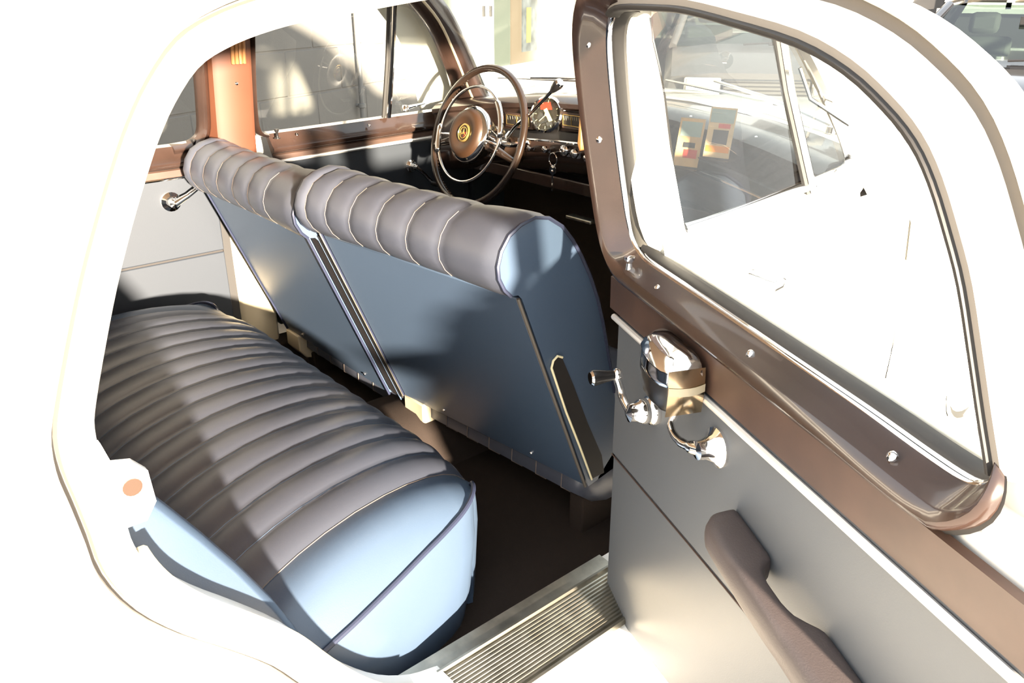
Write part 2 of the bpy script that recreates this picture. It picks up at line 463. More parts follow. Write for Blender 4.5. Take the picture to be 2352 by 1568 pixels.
# floor, tunnel, firewall
q = MB(); q.box((-0.3,-0.67,0.25),(1.75,0.70,0.30),'carpet'); q.grid([[(x, y, z) for y, z in ((-0.16,0.30),(-0.12,0.38),(-0.06,0.41),(0.06,0.41),(0.12,0.38),(0.16,0.30))] for x in (-0.2, 0.9, 1.8)], 'carpet')
q.build('floor_carpet', car, ang=50)
q = MB(); q.grid([[(1.70, y, 0.28) for y in (-0.72, 0, 0.72)], [(1.84, y, 0.55) for y in (-0.72, 0, 0.72)], [(1.84, y, 0.96) for y in (-0.72, 0, 0.72)]], 'carpet'); q.build('firewall', car)

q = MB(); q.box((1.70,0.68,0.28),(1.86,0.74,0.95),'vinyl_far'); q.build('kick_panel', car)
# ---------------- far side of the body
def yf(z): return 0.70 if z <= 0.95 else 0.70-0.17*(z-0.95)
q = MB()
def side(s_):
    return lambda x, z: (x, s_*abs(yext(z)), z)
FY = lambda z: -yext(z)
# outer skin far side: lower slab and upper frame with window openings
q.grid([[(x, FY(z), z) for z in (0.28,0.45,0.65,0.85,0.955)] for x in (-1.0,-0.5,0.0,0.45,0.90,1.3,1.7)], 'paint')
def fmap(a, b, o): return (a, yf(b)-o, b)
q.build('side_panel', car)

def far_window(mb, path, closed=True):
    sweep2d(mb, path, [(0,-0.03),(0.006,-0.018)], fmap, lambda z: 0.0, 'chrome', side=-1, closed=closed)
# far front door
fd = MB()
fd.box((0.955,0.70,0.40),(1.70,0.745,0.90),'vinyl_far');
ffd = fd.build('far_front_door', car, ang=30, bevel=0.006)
ffd['label'] = 'far front door with blue vinyl panel and brown trim'
FP = [(0.972,1.285),(0.965,1.15),(0.962,1.03),(0.968,0.99),(0.99,0.977),(1.10,0.979),(1.375,0.986),(1.60,0.992),(1.675,0.998)]
trimprof = [(0.0,-0.035),(0.004,-0.012),(0.018,-0.004),(0.034,0.010),(0.042,0.020),(0.052,0.018),(0.058,0.004),(0.060,0.002),(0.063,0.008),(0.082,0.008)]
def far_trim(parent, path, side):
    t = MB()
    sweep2d(t, path, trimprof, fmap, lambda z: 0.0, 'lacquer', side=side, mats=[(0,1,'chrome'),(1,6,'lacquer'),(6,7,'groove'),(7,9,'fascia')])
    o = t.build('window_trim', parent, ang=60); return o
bot = [(0.990,0.977),(1.10,0.979),(1.375,0.986),(1.60,0.992),(1.72,0.998)]
far_trim(ffd, smoothpath([(p[0], p[1], 0) for p in bot], 3), 1)
# slim brown frame up the front edge of the opening and over the top
def slim(parent, path, side, name='window_frame', wdt=0.022, mt='lacquer'):
    t = MB(); sweep2d(t, path, [(0,-0.035),(0.003,-0.005),(wdt*0.5,0.008),(wdt,-0.004),(wdt+0.001,-0.03)], fmap, lambda z: 0.0, mt, side=side); return t.build(name, parent, ang=60)
slim(ffd, [(p.x,p.y) for p in smoothpath([(0.990,0.977,0),(0.970,0.988,0),(0.962,1.03,0),(0.962,1.15,0),(0.968,1.30,0)], 4)], -1, wdt=0.014)
slim(ffd, [(0.968,1.295),(1.15,1.315),(1.38,1.315)], -1)
# chrome belt strip
q = MB(); q.tube([(0.955,0.692,0.894),(1.30,0.692,0.903),(1.72,0.690,0.913)], 0.005, 'satin', 8); q.build('belt_strip', ffd)
# vent window: strut, curved frame
q = MB(); q.tube([(1.383,0.695,0.985),(1.386,0.66,1.15),(1.388,0.635,1.31)], 0.0085, 'chrome', 8); q.tube([(1.369,0.70,0.985),(1.372,0.665,1.15),(1.374,0.64,1.31)], 0.006, 'rubber', 6); q.build('vent_strut', ffd)
ventp = smoothpath([(1.395,1.305,0),(1.46,1.296,0),(1.525,1.255,0),(1.585,1.17,0),(1.630,1.075,0),(1.648,1.02,0),(1.635,0.998,0),(1.60,0.992,0)], 6)
t = MB(); sweep2d(t, [(p.x, p.y) for p in ventp], [(0,-0.03),(0.004,-0.01),(0.012,0.006),(0.020,-0.004),(0.022,-0.02),(0.030,-0.02),(0.034,0.004),(0.045,0.010),(0.056,0.0),(0.058,-0.03)], fmap, lambda z: 0.0, 'lacquer', side=-1, mats=[(0,2,'chrome'),(2,4,'lacquer'),(4,6,'groove'),(6,9,'lacquer')])
t.build('vent_frame', ffd, ang=60)
# vent latch, lock button, crank, handle
q = MB(); q.lathe((1.443,0.69,0.999),(0,0,1),[(0.012,0),(0.012,0.012),(0.008,0.018),(0.0,0.018)],'chrome',12); q.tube([(1.443,0.672,1.012),(1.47,0.668,1.016),(1.505,0.668,1.020)],[0.006,0.0045,0.003],'chrome',8); q.build('vent_latch', ffd)
def lock_button(parent, p, s=1.0, m='black'):
    q = MB(); q.lathe(p, (0,0,1), [(0.0075*s,0),(0.0075*s,0.002),(0.0035*s,0.003),(0.003*s,0.016),(0.0055*s,0.022),(0.0055*s,0.026),(0.002*s,0.027)], m, 12); return q.build('lock_button', parent)
lock_button(ffd, (1.005,0.682,0.962), 1.2)
def screw(parent, p, n, r=0.0045):
    q = MB(); q.lathe(p, n, [(r,-0.002),(r,0.0005),(r*0.7,0.0018),(0,0.0022)], 'chrome', 10); return q.build('screw', parent)
for x in (1.07, 1.31): screw(ffd, (x, 0.688, 0.966+0.01*(x-1)), (0,-0.8,0.6), 0.0035)
q = MB(); q.lathe((1.46,0.70,0.825),(0,-1,0),[(0.020,0),(0.020,0.006),(0.012,0.012),(0.010,0.03),(0.0,0.034)],'chrome',16)
q.tube([(1.46,0.672,0.825),(1.49,0.668,0.80),(1.52,0.665,0.765)],[0.008,0.006,0.006],'chrome',8); q.lathe((1.52,0.667,0.765),(0,-1,0),[(0.008,0),(0.010,0.03),(0.009,0.036),(0,0.037)],'black',12)
q.build('window_crank', ffd, ang=50)
q = MB(); q.lathe((1.60,0.70,0.882),(0,-1,0),[(0.018,0),(0.018,0.005),(0.010,0.012),(0.009,0.026),(0,0.028)],'chrome',16); q.tube([(1.60,0.676,0.882),(1.57,0.668,0.882),(1.54,0.668,0.886)],[0.008,0.006,0.005],'chrome',8); q.build('door_handle', ffd, ang=50)
q = MB(); q.add([fmap(a,b,-0.02) for a,b in [(0.955,0.965),(1.38,0.975),(1.385,1.32),(0.955,1.32)]],[(0,1,2,3)],'glass'); q.add([fmap(a,b,-0.02) for a,b in [(1.385,0.975),(1.66,0.985),(1.58,1.19),(1.50,1.29),(1.385,1.32)]],[(0,1,2,3,4)],'glass'); q.build('window_glass', ffd)
# far rear door
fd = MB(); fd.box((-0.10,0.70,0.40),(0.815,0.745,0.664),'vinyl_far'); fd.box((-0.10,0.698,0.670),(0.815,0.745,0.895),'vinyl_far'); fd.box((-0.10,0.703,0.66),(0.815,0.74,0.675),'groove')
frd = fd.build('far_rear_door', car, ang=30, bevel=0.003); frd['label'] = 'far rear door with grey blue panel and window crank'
RP = [(p.x,p.y) for p in smoothpath([(0.20,0.968,0),(0.45,0.970,0),(0.72,0.972,0),(0.772,0.978,0),(0.795,1.0,0),(0.800,1.06,0),(0.802,1.18,0),(0.804,1.31,0)], 4)]
far_trim(frd, [(0.18,0.968),(0.45,0.970),(0.72,0.972),(0.775,0.976),(0.81,0.978)], 1)
slim(frd, RP[8:], 1, wdt=0.028)
lock_button(frd, (0.77,0.682,0.958), 1.2)
screw(frd, (0.817,0.665,1.23), (0,-1,0.1), 0.0035)
q = MB(); q.lathe((0.690,0.70,0.828),(0,-1,0),[(0.026,0),(0.026,0.008),(0.016,0.014),(0.013,0.035),(0.0,0.040)],'chrome',18)
q.tube([(0.690,0.664,0.828),(0.725,0.660,0.845),(0.775,0.656,0.876)],[0.011,0.007,0.006],'chrome',8); q.lathe((0.775,0.660,0.876),(0,-1,0),[(0.008,0),(0.011,0.035),(0.009,0.04),(0,0.041)],'black',12)
q.build('window_crank', frd, ang=50)
q = MB(); q.tube([(-0.05,0.692,0.886),(0.40,0.692,0.887),(0.815,0.692,0.889)], 0.004, 'chrome', 8); q.build('belt_strip', frd)
q = MB(); q.add([fmap(a,b,-0.02) for a,b in [(0.05,0.96),(0.80,0.965),(0.805,1.32),(0.45,1.32),(0.2,1.2)]],[(0,1,2,3,4)],'glass'); q.build('window_glass', frd)
# far centre pillar
q = MB()
rows = []
for z in (0.92, 1.0, 1.1, 1.2, 1.3, 1.40):
    y = yf(z)
    rows.append([(0.826,y+0.03,z),(0.838,y-0.006,z),(0.852,y-0.014,z),(0.932,y-0.014,z),(0.944,y-0.006,z),(0.954,y+0.03,z)])
q.grid(rows, 'pillar_vinyl'); pil = q.build('centre_pillar', car, ang=40); pil['label'] = 'brown covered far centre pillar'
q = MB()
for dx in (-0.016,-0.006,0.004,0.014): q.tube([(0.905+dx, yf(1.17)-0.020, 1.17),(0.905+dx, yf(1.36)-0.020, 1.36)], 0.005, 'tan', 6)
q.build('strap', pil, ang=60)
screw(pil, (0.897, yf(1.12)-0.014, 1.12), (0,-1,0.1), 0.005)
q = MB(); q.box((0.815,0.705,0.30),(0.838,0.745,0.93),'rubber'); q.build('door_seal', pil)
q = MB(); q.grid([[(0.838,0.71,z),(0.85,0.695,z),(0.90,0.690,z),(0.94,0.695,z),(0.955,0.72,z)] for z in (0.28,0.6,0.92)], 'cream'); q.build('pillar_base', pil, ang=50)
q = MB(); q.box((-0.2,0.66,0.26),(1.75,0.74,0.36),'carpet'); q.build('far_sill', car, bevel=0.01)
# far upper frame: roof rail and A pillar
q = MB()
q.grid([[(x, 0.60, z+0.07),(x, 0.625, z+0.02),(x,0.640,z),(x,0.66,z+0.01),(x,0.66,z+0.09)] for x, z in ((-0.2,1.29),(0.2,1.325),(0.6,1.338),(1.0,1.342),(1.3,1.335),(1.42,1.32))], 'paint_inner'); q.build('roof_rail', car, ang=60)
def pillarA(sgn, name):
    q = MB()
    pts = [(1.44,0.585,1.345),(1.53,0.605,1.27),(1.61,0.635,1.17),(1.68,0.665,1.07),(1.735,0.685,0.99),(1.75,0.69,0.95)]
    pts = smoothpath(pts, 4); rows = []; ch = []
    for p in pts:
        t = (1.345-p.z)/0.4
        ww = 0.030+0.012*t
        rows.append([(p.x+dx*ww+0.0, sgn*(p.y+dy*ww), p.z+dz*ww) for dx, dy, dz in ((-1.1,0.6,-0.9),(-1.0,-0.1,-0.6),(-0.6,-0.6,-0.2),(0.2,-0.75,0.3),(0.9,-0.3,0.8),(1.0,0.5,0.9))])
        ch.append((p.x-0.62*ww, sgn*(p.y-0.60*ww), p.z-0.2*ww))
    q.grid(rows, 'lacquer'); o = q.build(name, car, ang=60)
    t = MB(); t.tube(ch, 0.004, 'cream', 6); t.build('bead', o)
    return o
pillarA(1, 'windscreen_pillar'); pillarA(-1, 'windscreen_pillar')
# outer A pillar skins
for sgn in (1,-1):
    q = MB(); rows = []
    for p in smoothpath([(1.42,0.63,1.37),(1.53,0.655,1.28),(1.62,0.69,1.17),(1.70,0.73,1.06),(1.77,0.76,0.98)], 4):
        rows.append([(p.x-lerp(0.17,0.075,max(0,(p.z-0.98)/0.39)), sgn*(p.y+0.034), p.z-0.070),(p.x-0.05, sgn*(p.y+0.026), p.z-0.035),(p.x-0.02,sgn*(p.y+0.02),p.z-0.01),(p.x+0.015,sgn*(p.y+0.01),p.z+0.012),(p.x+0.02,sgn*(p.y-0.03),p.z+0.015)])
    q.grid(rows,'paint'); q.build('pillar_skin', car, ang=60)
# windscreen
def wsb(y): return (1.86-0.28*y*y, y, 1.075-0.16*y*y)
def wst(y): return (1.46-0.10*y*y, y, 1.375-0.06*y*y)
YS = [-0.66,-0.5,-0.3,-0.1,0.1,0.3,0.5,0.66]
q = MB(); q.grid([[wst(y*0.9) for y in YS],[tuple((Vector(wst(y*0.9))+Vector(wsb(y)))/2+Vector((0.02,0,0.015))) for y in YS],[wsb(y) for y in YS]],'glass'); q.build('windscreen', car)
q = MB(); q.tube(smoothpath([wst(y*0.9) for y in YS],3),0.016,'lacquer',8); q.build('header_trim', car)
# cowl and bonnet
q = MB()
q.grid([[(wsb(y)[0]+dx, y*(1+0.05*k), wsb(y)[2]+dz) for y in YS] for k,(dx,dz) in enumerate(((-0.01,-0.004),(0.03,-0.004),(0.10,-0.012)))],'paint'); q.build('cowl', car, ang=60)
def hood(x, t):
    hw = interp([(1.90,0.60),(2.6,0.52),(3.2,0.40),(3.4,0.33)], x)
    zc = interp([(1.90,1.058),(2.2,1.042),(2.5,1.020),(2.8,0.992),(3.05,0.965),(3.22,0.95),(3.34,0.90),(3.40,0.80)], x)
    xx = x - (0.26*(t*0.6)**2 if x < 2.0 else 0)
    return (xx, t*hw, zc-0.055*abs(t)**2.4)
q = MB(); q.grid([[hood(x, t/8) for t in range(-8,9)] for x in (1.93,2.05,2.2,2.35,2.5,2.65,2.8,2.95,3.05,3.15,3.22,3.28,3.34,3.38,3.40)],'paint'); q.build('bonnet', car, ang=60)
for sgn in (1,-1):
    q = MB(); rows = []
    for k in range(0, 29):
        x = 1.66+k*0.062
        zt = interp([(1.66,0.995),(1.74,1.02),(1.9,1.035),(2.6,0.995),(3.0,0.95),(3.25,0.87),(3.40,0.75)], x)
        ow = interp([(1.66,0.835),(2.6,0.84),(3.1,0.81),(3.30,0.74),(3.40,0.66)], x)
        d = abs(x-2.50); zb = 0.27
        if d < 0.36: zb = 0.31+math.sqrt(max(0,0.36**2-d*d))
        hin = interp([(1.66,0.62),(1.9,0.595),(2.6,0.515),(3.2,0.395),(3.4,0.33)], x)
        sec = [(ow-0.03, zb), (ow, lerp(zb, zt-0.09, 0.35)), (ow+0.003, lerp(zb, zt-0.09, 0.7)), (ow-0.012, zt-0.085), (ow-0.045, zt-0.03), (ow-0.10, zt), (ow-0.16, zt-0.006), (lerp(ow-0.16, hin, .6), zt-0.02), (hin, zt-0.005)]
        rows.append([(x, sgn*y, z) for y, z in sec])
    q.grid(rows,'paint'); q.build('front_wing', car, ang=60)
for sgn in (1,-1):
    for x in (2.50, -0.12):
        q = MB(); cy = sgn*0.70
        q.lathe((x, cy, 0.325), (0, sgn, 0), [(0.22,-0.09),(0.31,-0.085),(0.325,-0.04),(0.325,0.02),(0.318,0.045)], 'tyre', 40)
        q.lathe((x, cy, 0.325), (0, sgn, 0), [(0.318,0.045),(0.30,0.058),(0.24,0.062),(0.205,0.052)], 'whitewall', 40, cap=False)
        q.lathe((x, cy, 0.325), (0, sgn, 0), [(0.205,0.052),(0.20,0.03),(0.17,0.035),(0.165,0.05),(0.13,0.075),(0.06,0.088),(0.0,0.09)], 'paint', 32, cap=False)
        q.lathe((x, cy, 0.325), (0, sgn, 0), [(0.200,0.052),(0.198,0.058),(0.185,0.055),(0.183,0.045)], 'chrome', 32, cap=False)
        q.build('wheel', car, ang=50)
# front nose
q = MB(); q.grid([[(3.40, y, z) for y in (-0.66,-0.35,0,0.35,0.66)] for z in (0.30,0.55,0.80)], 'paint'); q.build('grille_panel', car)
# wipers
for (a, b) in ((0.50, 0.10), (-0.16, -0.52)):
    q = MB()
    A_ = Vector(wsb(b))+Vector((0.06,0,0.0)); 
    q.lathe(A_, (0.3,0,1), [(0.014,0),(0.014,0.014),(0.008,0.022),(0,0.022)], 'chrome', 12)
    B_ = Vector(wsb(a))+Vector((0.012,0,0.055))
    mid = (A_+B_)/2+Vector((0,0,0.018))
    q.tube([A_+Vector((0,0,0.018)), mid, B_], [0.006,0.005,0.004], 'chrome', 8)
    q.tube([mid+Vector((-0.012,-0.10,-0.028)), mid+Vector((-0.006,0,-0.006)), B_+Vector((-0.004,0.16,-0.01))], [0.003,0.006,0.003], 'chrome', 6)
    q.build('wiper', car)
# far wing mirror
q = MB(); q.lathe((1.86,0.90,1.03), (-1,-0.2,0.05), [(0.0,-0.04),(0.03,-0.034),(0.05,-0.012),(0.054,0.0)], 'chrome', 24); q.lathe((1.86,0.90,1.03), (-1,-0.2,0.05), [(0.054,0.0),(0.046,0.003),(0.0,0.003)], 'mirror', 24, cap=False); q.tube([(1.88,0.90,1.0),(1.90,0.85,0.97)],0.008,'chrome',8); q.build('wing_mirror', car)

# ---------------- near front door (closed)
def nmap(a, b, o): return (a, yext(b)+0.02-o, b)   # o>0 outwards
q = MB()
sk = []
for x in (0.93,0.97,1.1,1.3,1.5,1.66):
    sk.append([(x, yext(z), z) for z in (0.30,0.45,0.62,0.80,0.92,0.965,0.99)])
q.grid(sk, 'paint')
fdn = None
WOP = smoothpath([(1.003,1.335,0),(0.978,1.20,0),(0.960,1.06,0),(0.966,1.012,0),(1.00,1.000,0),(1.20,1.008,0),(1.40,1.022,0),(1.48,1.030,0),(1.495,1.055,0),(1.475,1.12,0),(1.43,1.215,0),(1.38,1.285,0),(1.33,1.325,0),(1.2,1.343,0)], 4, closed=True)
WOP = [(p.x, p.y) for p in WOP]
sweep2d(q, WOP, [(0,-0.02),(0.004,0.0),(0.03,0.0),(0.05,-0.004),(0.052,-0.03)], nmap, lambda z: 0.0, 'paint', side=1, closed=True)
q.grid([[(x, yext(z)+0.02, z) for z in (0.97,1.01)] for x in (0.92,1.2,1.5)], 'paint')
nfd = q.build('near_front_door', car, ang=50); nfd['label'] = 'closed white front door seen through the open door window'
t = MB(); sweep2d(t, WOP, [(-0.014,-0.012),(-0.010,0.004),(-0.003,0.006),(0.0,-0.004)], nmap, lambda z: 0.0, 'chrome', side=1, closed=True); t.build('window_surround', nfd, ang=60)
q = MB(); q.tube([(1.335,yext(1.0)+0.02,1.01),(1.338,yext(1.2)+0.02,1.18),(1.34,yext(1.33)+0.02,1.33)],0.008,'chrome',8); q.tube([(1.322,yext(1.0)+0.025,1.01),(1.325,yext(1.2)+0.025,1.18),(1.327,yext(1.33)+0.025,1.33)],0.006,'rubber',6); q.build('vent_strut', nfd)
q = MB(); q.tube([(1.44,yext(1.0)+0.028,1.12),(1.425,yext(1.2)+0.03,1.16),(1.40,yext(1.2)+0.045,1.215)],0.004,'chrome',6); q.build('vent_frame', nfd)
q = MB(); q.add([nmap(a,b,-0.01) for a,b in WOP], [tuple(range(len(WOP)))], 'glass_door'); q.build('window_glass', nfd, smooth=False)
q = MB(); q.tube([(0.965,-0.875,0.914),(0.985,-0.89,0.918),(1.065,-0.892,0.925),(1.095,-0.88,0.926)],[0.008,0.010,0.010,0.008],'chrome',10)
for x in (0.97,1.09): q.lathe((x,-0.83,0.920),(0,-1,0),[(0.017,0),(0.016,0.012),(0.010,0.03),(0.009,0.05)],'chrome',14)
q.build('door_handle', nfd)
q = MB(); q.box((0.96,-0.775,0.32),(1.64,-0.74,0.94),'vinyl_door'); q.build('inner_panel', nfd)
q = MB(); q.box((0.95,-0.76,0.94),(1.68,-0.715,0.995),'lacquer'); q.build('window_trim', nfd, bevel=0.012)
# near centre pillar
q = MB(); rows = []
for z in (0.33,0.6,0.95,1.1,1.25,1.38):
    ye = yext(z); 
    rows.append([(0.968,ye+0.095,z),(0.922,ye+0.095,z),(0.915,ye+0.088,z),(0.915,ye+0.062,z),(0.935,ye+0.030,z),(0.941,ye+0.012,z),(0.968,ye+0.012,z)])
q.grid(rows,'paint',cv=True,cap=True); npil = q.build('door_post', car, ang=40); npil['label']='white centre door post behind the open door'
q = MB(); q.grid([[(0.913,ye+0.070,z),(0.910,ye+0.060,z),(0.917,ye+0.050,z),(0.924,ye+0.046,z),(0.927,ye+0.036,z),(0.933,ye+0.026,z),(0.940,ye+0.024,z)] for z, ye in [(z, yext(z)) for z in (0.38,0.6,0.95,1.1,1.25,1.36)]],'post_seal'); q.build('door_seal', npil, ang=60)

# ================================================================== open rear door
DA = math.radians(65.7)
DH = Vector((0.905, -0.705, 0.0))
DR = math.atan2(-math.sin(DA), -math.cos(DA))
def dm(s_, z_, o): return (s_, -o, z_)          # door local: s along door, o inwards
def og(z): return -0.03+0.2*(z-0.95)
OP_TOP = [(0.012,1.16),(0.018,1.24),(0.028,1.285),(0.050,1.310),(0.09,1.319),(0.20,1.320),(0.27,1.318),(0.36,1.309),(0.464,1.296),(0.53,1.278),(0.575,1.256),(0.605,1.235),(0.625,1.21),(0.643,1.175),(0.658,1.14),(0.672,1.09),(0.684,1.045),(0.694,1.01),(0.697,0.998)]
OP_LOW = [(0.697,0.998),(0.690,0.986),(0.670,0.982),(0.55,0.983),(0.42,0.983),(0.25,0.983),(0.09,0.982),(0.05,0.985),(0.026,0.998),(0.014,1.025),(0.011,1.07),(0.012,1.16)]
OP_TOP = [(p.x, p.y) for p in smoothpath([(a, b, 0) for a, b in OP_TOP], 3)]
OPF = OP_TOP+OP_LOW[1:-1]
LOW = [(0.03,0.305),(0.125,0.325),(0.28,0.355),(0.38,0.395),(0.47,0.455),(0.55,0.525),(0.63,0.61),(0.70,0.70),(0.76,0.80),(0.80,0.88),(0.815,0.94),(0.81,0.953),(0.02,0.953),(0.02,0.33)]
q = MB()
q.prism(LOW, lambda a, b: dm(a, b, -0.006), lambda a, b: dm(a, b, -0.075), 'paint')
q.prism([(0.0,0.945),(0.80,0.945),(0.76,0.985),(0.0,0.985)], lambda a, b: dm(a, b, -0.052), lambda a, b: dm(a, b, -0.075), 'paint')
rear_door = q.build('rear_door', car, ang=30, bevel=0.006, loc=DH, rot=(0, 0, DR))
rear_door['label'] = 'open rear door with brown window trim and grey blue panel'
def kid(mb, name, **k): return mb.build(name, rear_door, **k)
# white upper frame with dark groove band and outer lip
q = MB()
fp = [(0.0,-0.020),(0.0,0.010),(0.002,0.014),(0.006,0.015),(0.008,0.011),(0.015,0.012),(0.023,0.010),(0.031,0.001),(0.034,-0.010),(0.0355,-0.018),(0.0455,-0.024),(0.0465,-0.017),(0.0485,-0.014),(0.0505,-0.016),(0.0515,-0.022),(0.048,-0.055),(0.0,-0.05)]
sweep2d(q, [p for p in OP_TOP if p[0] > 0.045], fp, dm, og, 'paint', side=-1, mats=[(0,4,'rubber'),(4,5,'seal_grey'),(5,9,'paint'),(9,10,'band'),(10,16,'paint')])
kid(q, 'window_frame', ang=50)
# brown trim: down the hinge side and along the bottom
TP = smoothpath([(a, b, 0) for a, b in [(0.085,1.319),(0.052,1.311),(0.030,1.287),(0.019,1.24),(0.012,1.16),(0.011,1.07),(0.015,1.025),(0.027,0.998),(0.050,0.985),(0.09,0.982),(0.25,0.983),(0.42,0.983),(0.55,0.983),(0.63,0.981),(0.670,0.982),(0.688,0.988),(0.696,1.002),(0.696,1.016)]], 4)
TP = [(p.x, p.y) for p in TP]
tp = [(-0.002,-0.02),(0.0,-0.004),(0.004,-0.001),(0.005,0.005),(0.008,0.007),(0.019,0.024),(0.024,0.036),(0.029,0.044),(0.034,0.047),(0.039,0.045),(0.043,0.038),(0.0445,0.027),(0.049,0.026)]
q = MB(); sweep2d(q, TP, tp, dm, og, 'lacquer', side=1, mats=[(0,2,'rubber'),(2,4,'chrome'),(4,11,'lacquer'),(11,12,'groove')], scale=lambda t: interp([(0,1),(0.84,1),(0.93,0.6),(1,0.10)], t))
kid(q, 'window_trim', ang=50)
tl = [p for p in TP if p[1] > 1.0 and p[0] < 0.1]; tb = [p for p in TP if p[1] <= 1.03 and p[0] > 0.012]
q = MB(); sweep2d(q, tl, [(0.047,0.024),(0.050,0.030),(0.064,0.028),(0.068,0.018),(0.070,-0.02)], dm, og, 'lacquer', side=1); kid(q, 'stile', ang=50)
tb2 = [(0.0,0.983)]+[(p[0], 0.983) for p in tb if p[0] > 0.09 and p[0] < 0.66]+[(0.72,0.983),(0.80,0.983)]
q = MB(); sweep2d(q, tb2, [(0.047,0.024),(0.050,0.032),(0.102,0.031),(0.105,0.024),(0.107,0.0)], dm, og, 'fascia', side=1); kid(q, 'fascia_board', ang=50)
q = MB(); q.add([dm(a, b, og(b)-0.016) for a, b in OPF], [tuple(range(len(OPF)))], 'glass'); kid(q, 'window_glass', smooth=False)
# vinyl panels
UP = [(0.030,0.630),(0.30,0.643),(0.56,0.652),(0.672,0.660),(0.735,0.76),(0.775,0.84),(0.790,0.878),(0.026,0.876)]
LP = [(0.036,0.316),(0.125,0.334),(0.28,0.364),(0.375,0.402),(0.46,0.460),(0.54,0.530),(0.62,0.612),(0.664,0.654),(0.56,0.648),(0.30,0.639),(0.032,0.626)]
q = MB(); q.prism(UP, lambda a,b: dm(a,b,0.004), lambda a,b: dm(a,b,-0.006), 'vinyl_door'); kid(q, 'upper_panel', ang=30, bevel=0.003)
q = MB(); q.prism(LP, lambda a,b: dm(a,b,0.002), lambda a,b: dm(a,b,-0.006), 'vinyl_door'); kid(q, 'kick_panel', ang=30, bevel=0.003)
q = MB(); q.tube([dm(a,b,0.004) for a,b in ((0.03,0.628),(0.30,0.641),(0.56,0.650),(0.668,0.657))],0.0012,'fascia',6); kid(q, 'panel_seam')
q = MB(); q.tube([dm(a,b,0.009) for a,b in ((0.02,0.873),(0.2,0.873),(0.45,0.872),(0.79,0.872))],0.005,'satin',8); kid(q, 'belt_strip')
for s_, z_ in ((0.143,0.962),(0.383,0.965),(0.614,0.966)):
    screw(rear_door, dm(s_, z_, og(0.983)+0.025), (0,-0.8,0.6), 0.0052)
for s_, z_ in ((-0.008,1.143),(0.002,1.275)):
    screw(rear_door, dm(s_, z_, og(z_)+0.027), (0.6,-0.8,0), 0.0052)
lock_button(rear_door, dm(0.054, 0.955, 0.004), 1.55, 'chrome')
# window crank
q = MB(); c = Vector(dm(0.172, 0.785, 0.004)); ax = Vector((0,-1,0))
q.lathe(c, ax, [(0.023,0),(0.024,0.006),(0.021,0.012),(0.019,0.014),(0.020,0.020),(0.017,0.027),(0.014,0.032),(0.013,0.042),(0.0,0.046)], 'chrome', 24)
kn = Vector(dm(0.120, 0.822, 0.045))
q.tube(smoothpath([c+ax*0.038, c+ax*0.040+Vector((-0.020,0,0.010)), kn+Vector((0.018,0.002,-0.022)), kn+Vector((0.002,0,-0.002)), kn+Vector((-0.004,0,0.003))], 4), 0.0065, 'chrome', 10)
q.lathe(kn, ax, [(0.008,-0.008),(0.010,-0.004),(0.010,0.002),(0.008,0.004)], 'chrome', 14)
q.lathe(kn+ax*0.004, ax, [(0.0075,0),(0.0085,0.010),(0.012,0.030),(0.012,0.034)], 'black', 16)
q.lathe(kn+ax*0.038, ax, [(0.012,0),(0.009,0.003),(0.0,0.003)], 'chrome', 16)
kid(q, 'window_crank', ang=45)
# inside opening lever
q = MB(); c = Vector(dm(0.346, 0.822, 0.004))
q.lathe(c, ax, [(0.026,0),(0.026,0.004),(0.018,0.010),(0.013,0.020),(0.012,0.030),(0.0,0.033)], 'chrome', 22)
q.tube(smoothpath([c+ax*0.024, c+ax*0.032+Vector((-0.018,0,-0.003)), c+ax*0.036+Vector((-0.034,0,-0.004)), c+ax*0.036+Vector((-0.052,0,-0.002)), c+ax*0.034+Vector((-0.064,0,0.006)), c+ax*0.027+Vector((-0.066,0,0.016))], 4), [0.009]*4+[0.0065]*4+[0.0055]*4+[0.005]*4+[0.004]*5, 'chrome', 10)
kid(q, 'door_lever', ang=45)
# ashtray
q = MB()
def ash(s_, o, z_): return (s_, -o, z_)
tops = [(0.165,0.018),(0.172,0.036),(0.190,0.053),(0.220,0.064),(0.250,0.068),(0.275,0.066),(0.288,0.058),(0.293,0.018)]
b1 = []; 
lv = [(0.852,0.80),(0.860,0.93),(0.880,1.0),(0.893,1.01),(0.896,1.03),(0.900,1.03),(0.912,1.02)]
def ringz(z_, k, dz=0.0):
    return [(0.252+(a-0.23)*k, -(0.018+(o-0.018)*k), z_+ (0.006*(o-0.018)/0.05 if dz else 0)) for a, o in tops]
q.grid([ringz(z_, k) for z_, k in lv[:4]], 'black', cv=True, cap=True)
q.grid([ringz(z_, k) for z_, k in lv[3:]], 'chrome', cv=True)
q.grid([ringz(0.912,1.02), ringz(0.922,0.93), ringz(0.928,0.75), ringz(0.931,0.4), ringz(0.931,0.05)], 'chrome', cv=True, cap=True)
# chrome end cap with a fluted band
capr = []
for i_ in range(7):
    z_ = lerp(0.856, 0.918, i_/6); capr.append([(0.312+0.010*math.sin(math.pi*i_/6)*math.sin(math.pi*(j_+0.6)/7.2)+0.002, -lerp(0.014,0.064,j_/6), z_) for j_ in range(7)])
q.grid(capr, 'bronze'); q.grid([[(p[0]+0.0012, p[1], p[2]) for p in capr[3]], [(p[0]+0.0012, p[1], p[2]+0.0) for p in capr[4]]], 'cream')
kid(q, 'ashtray', ang=40, bevel=0.002)
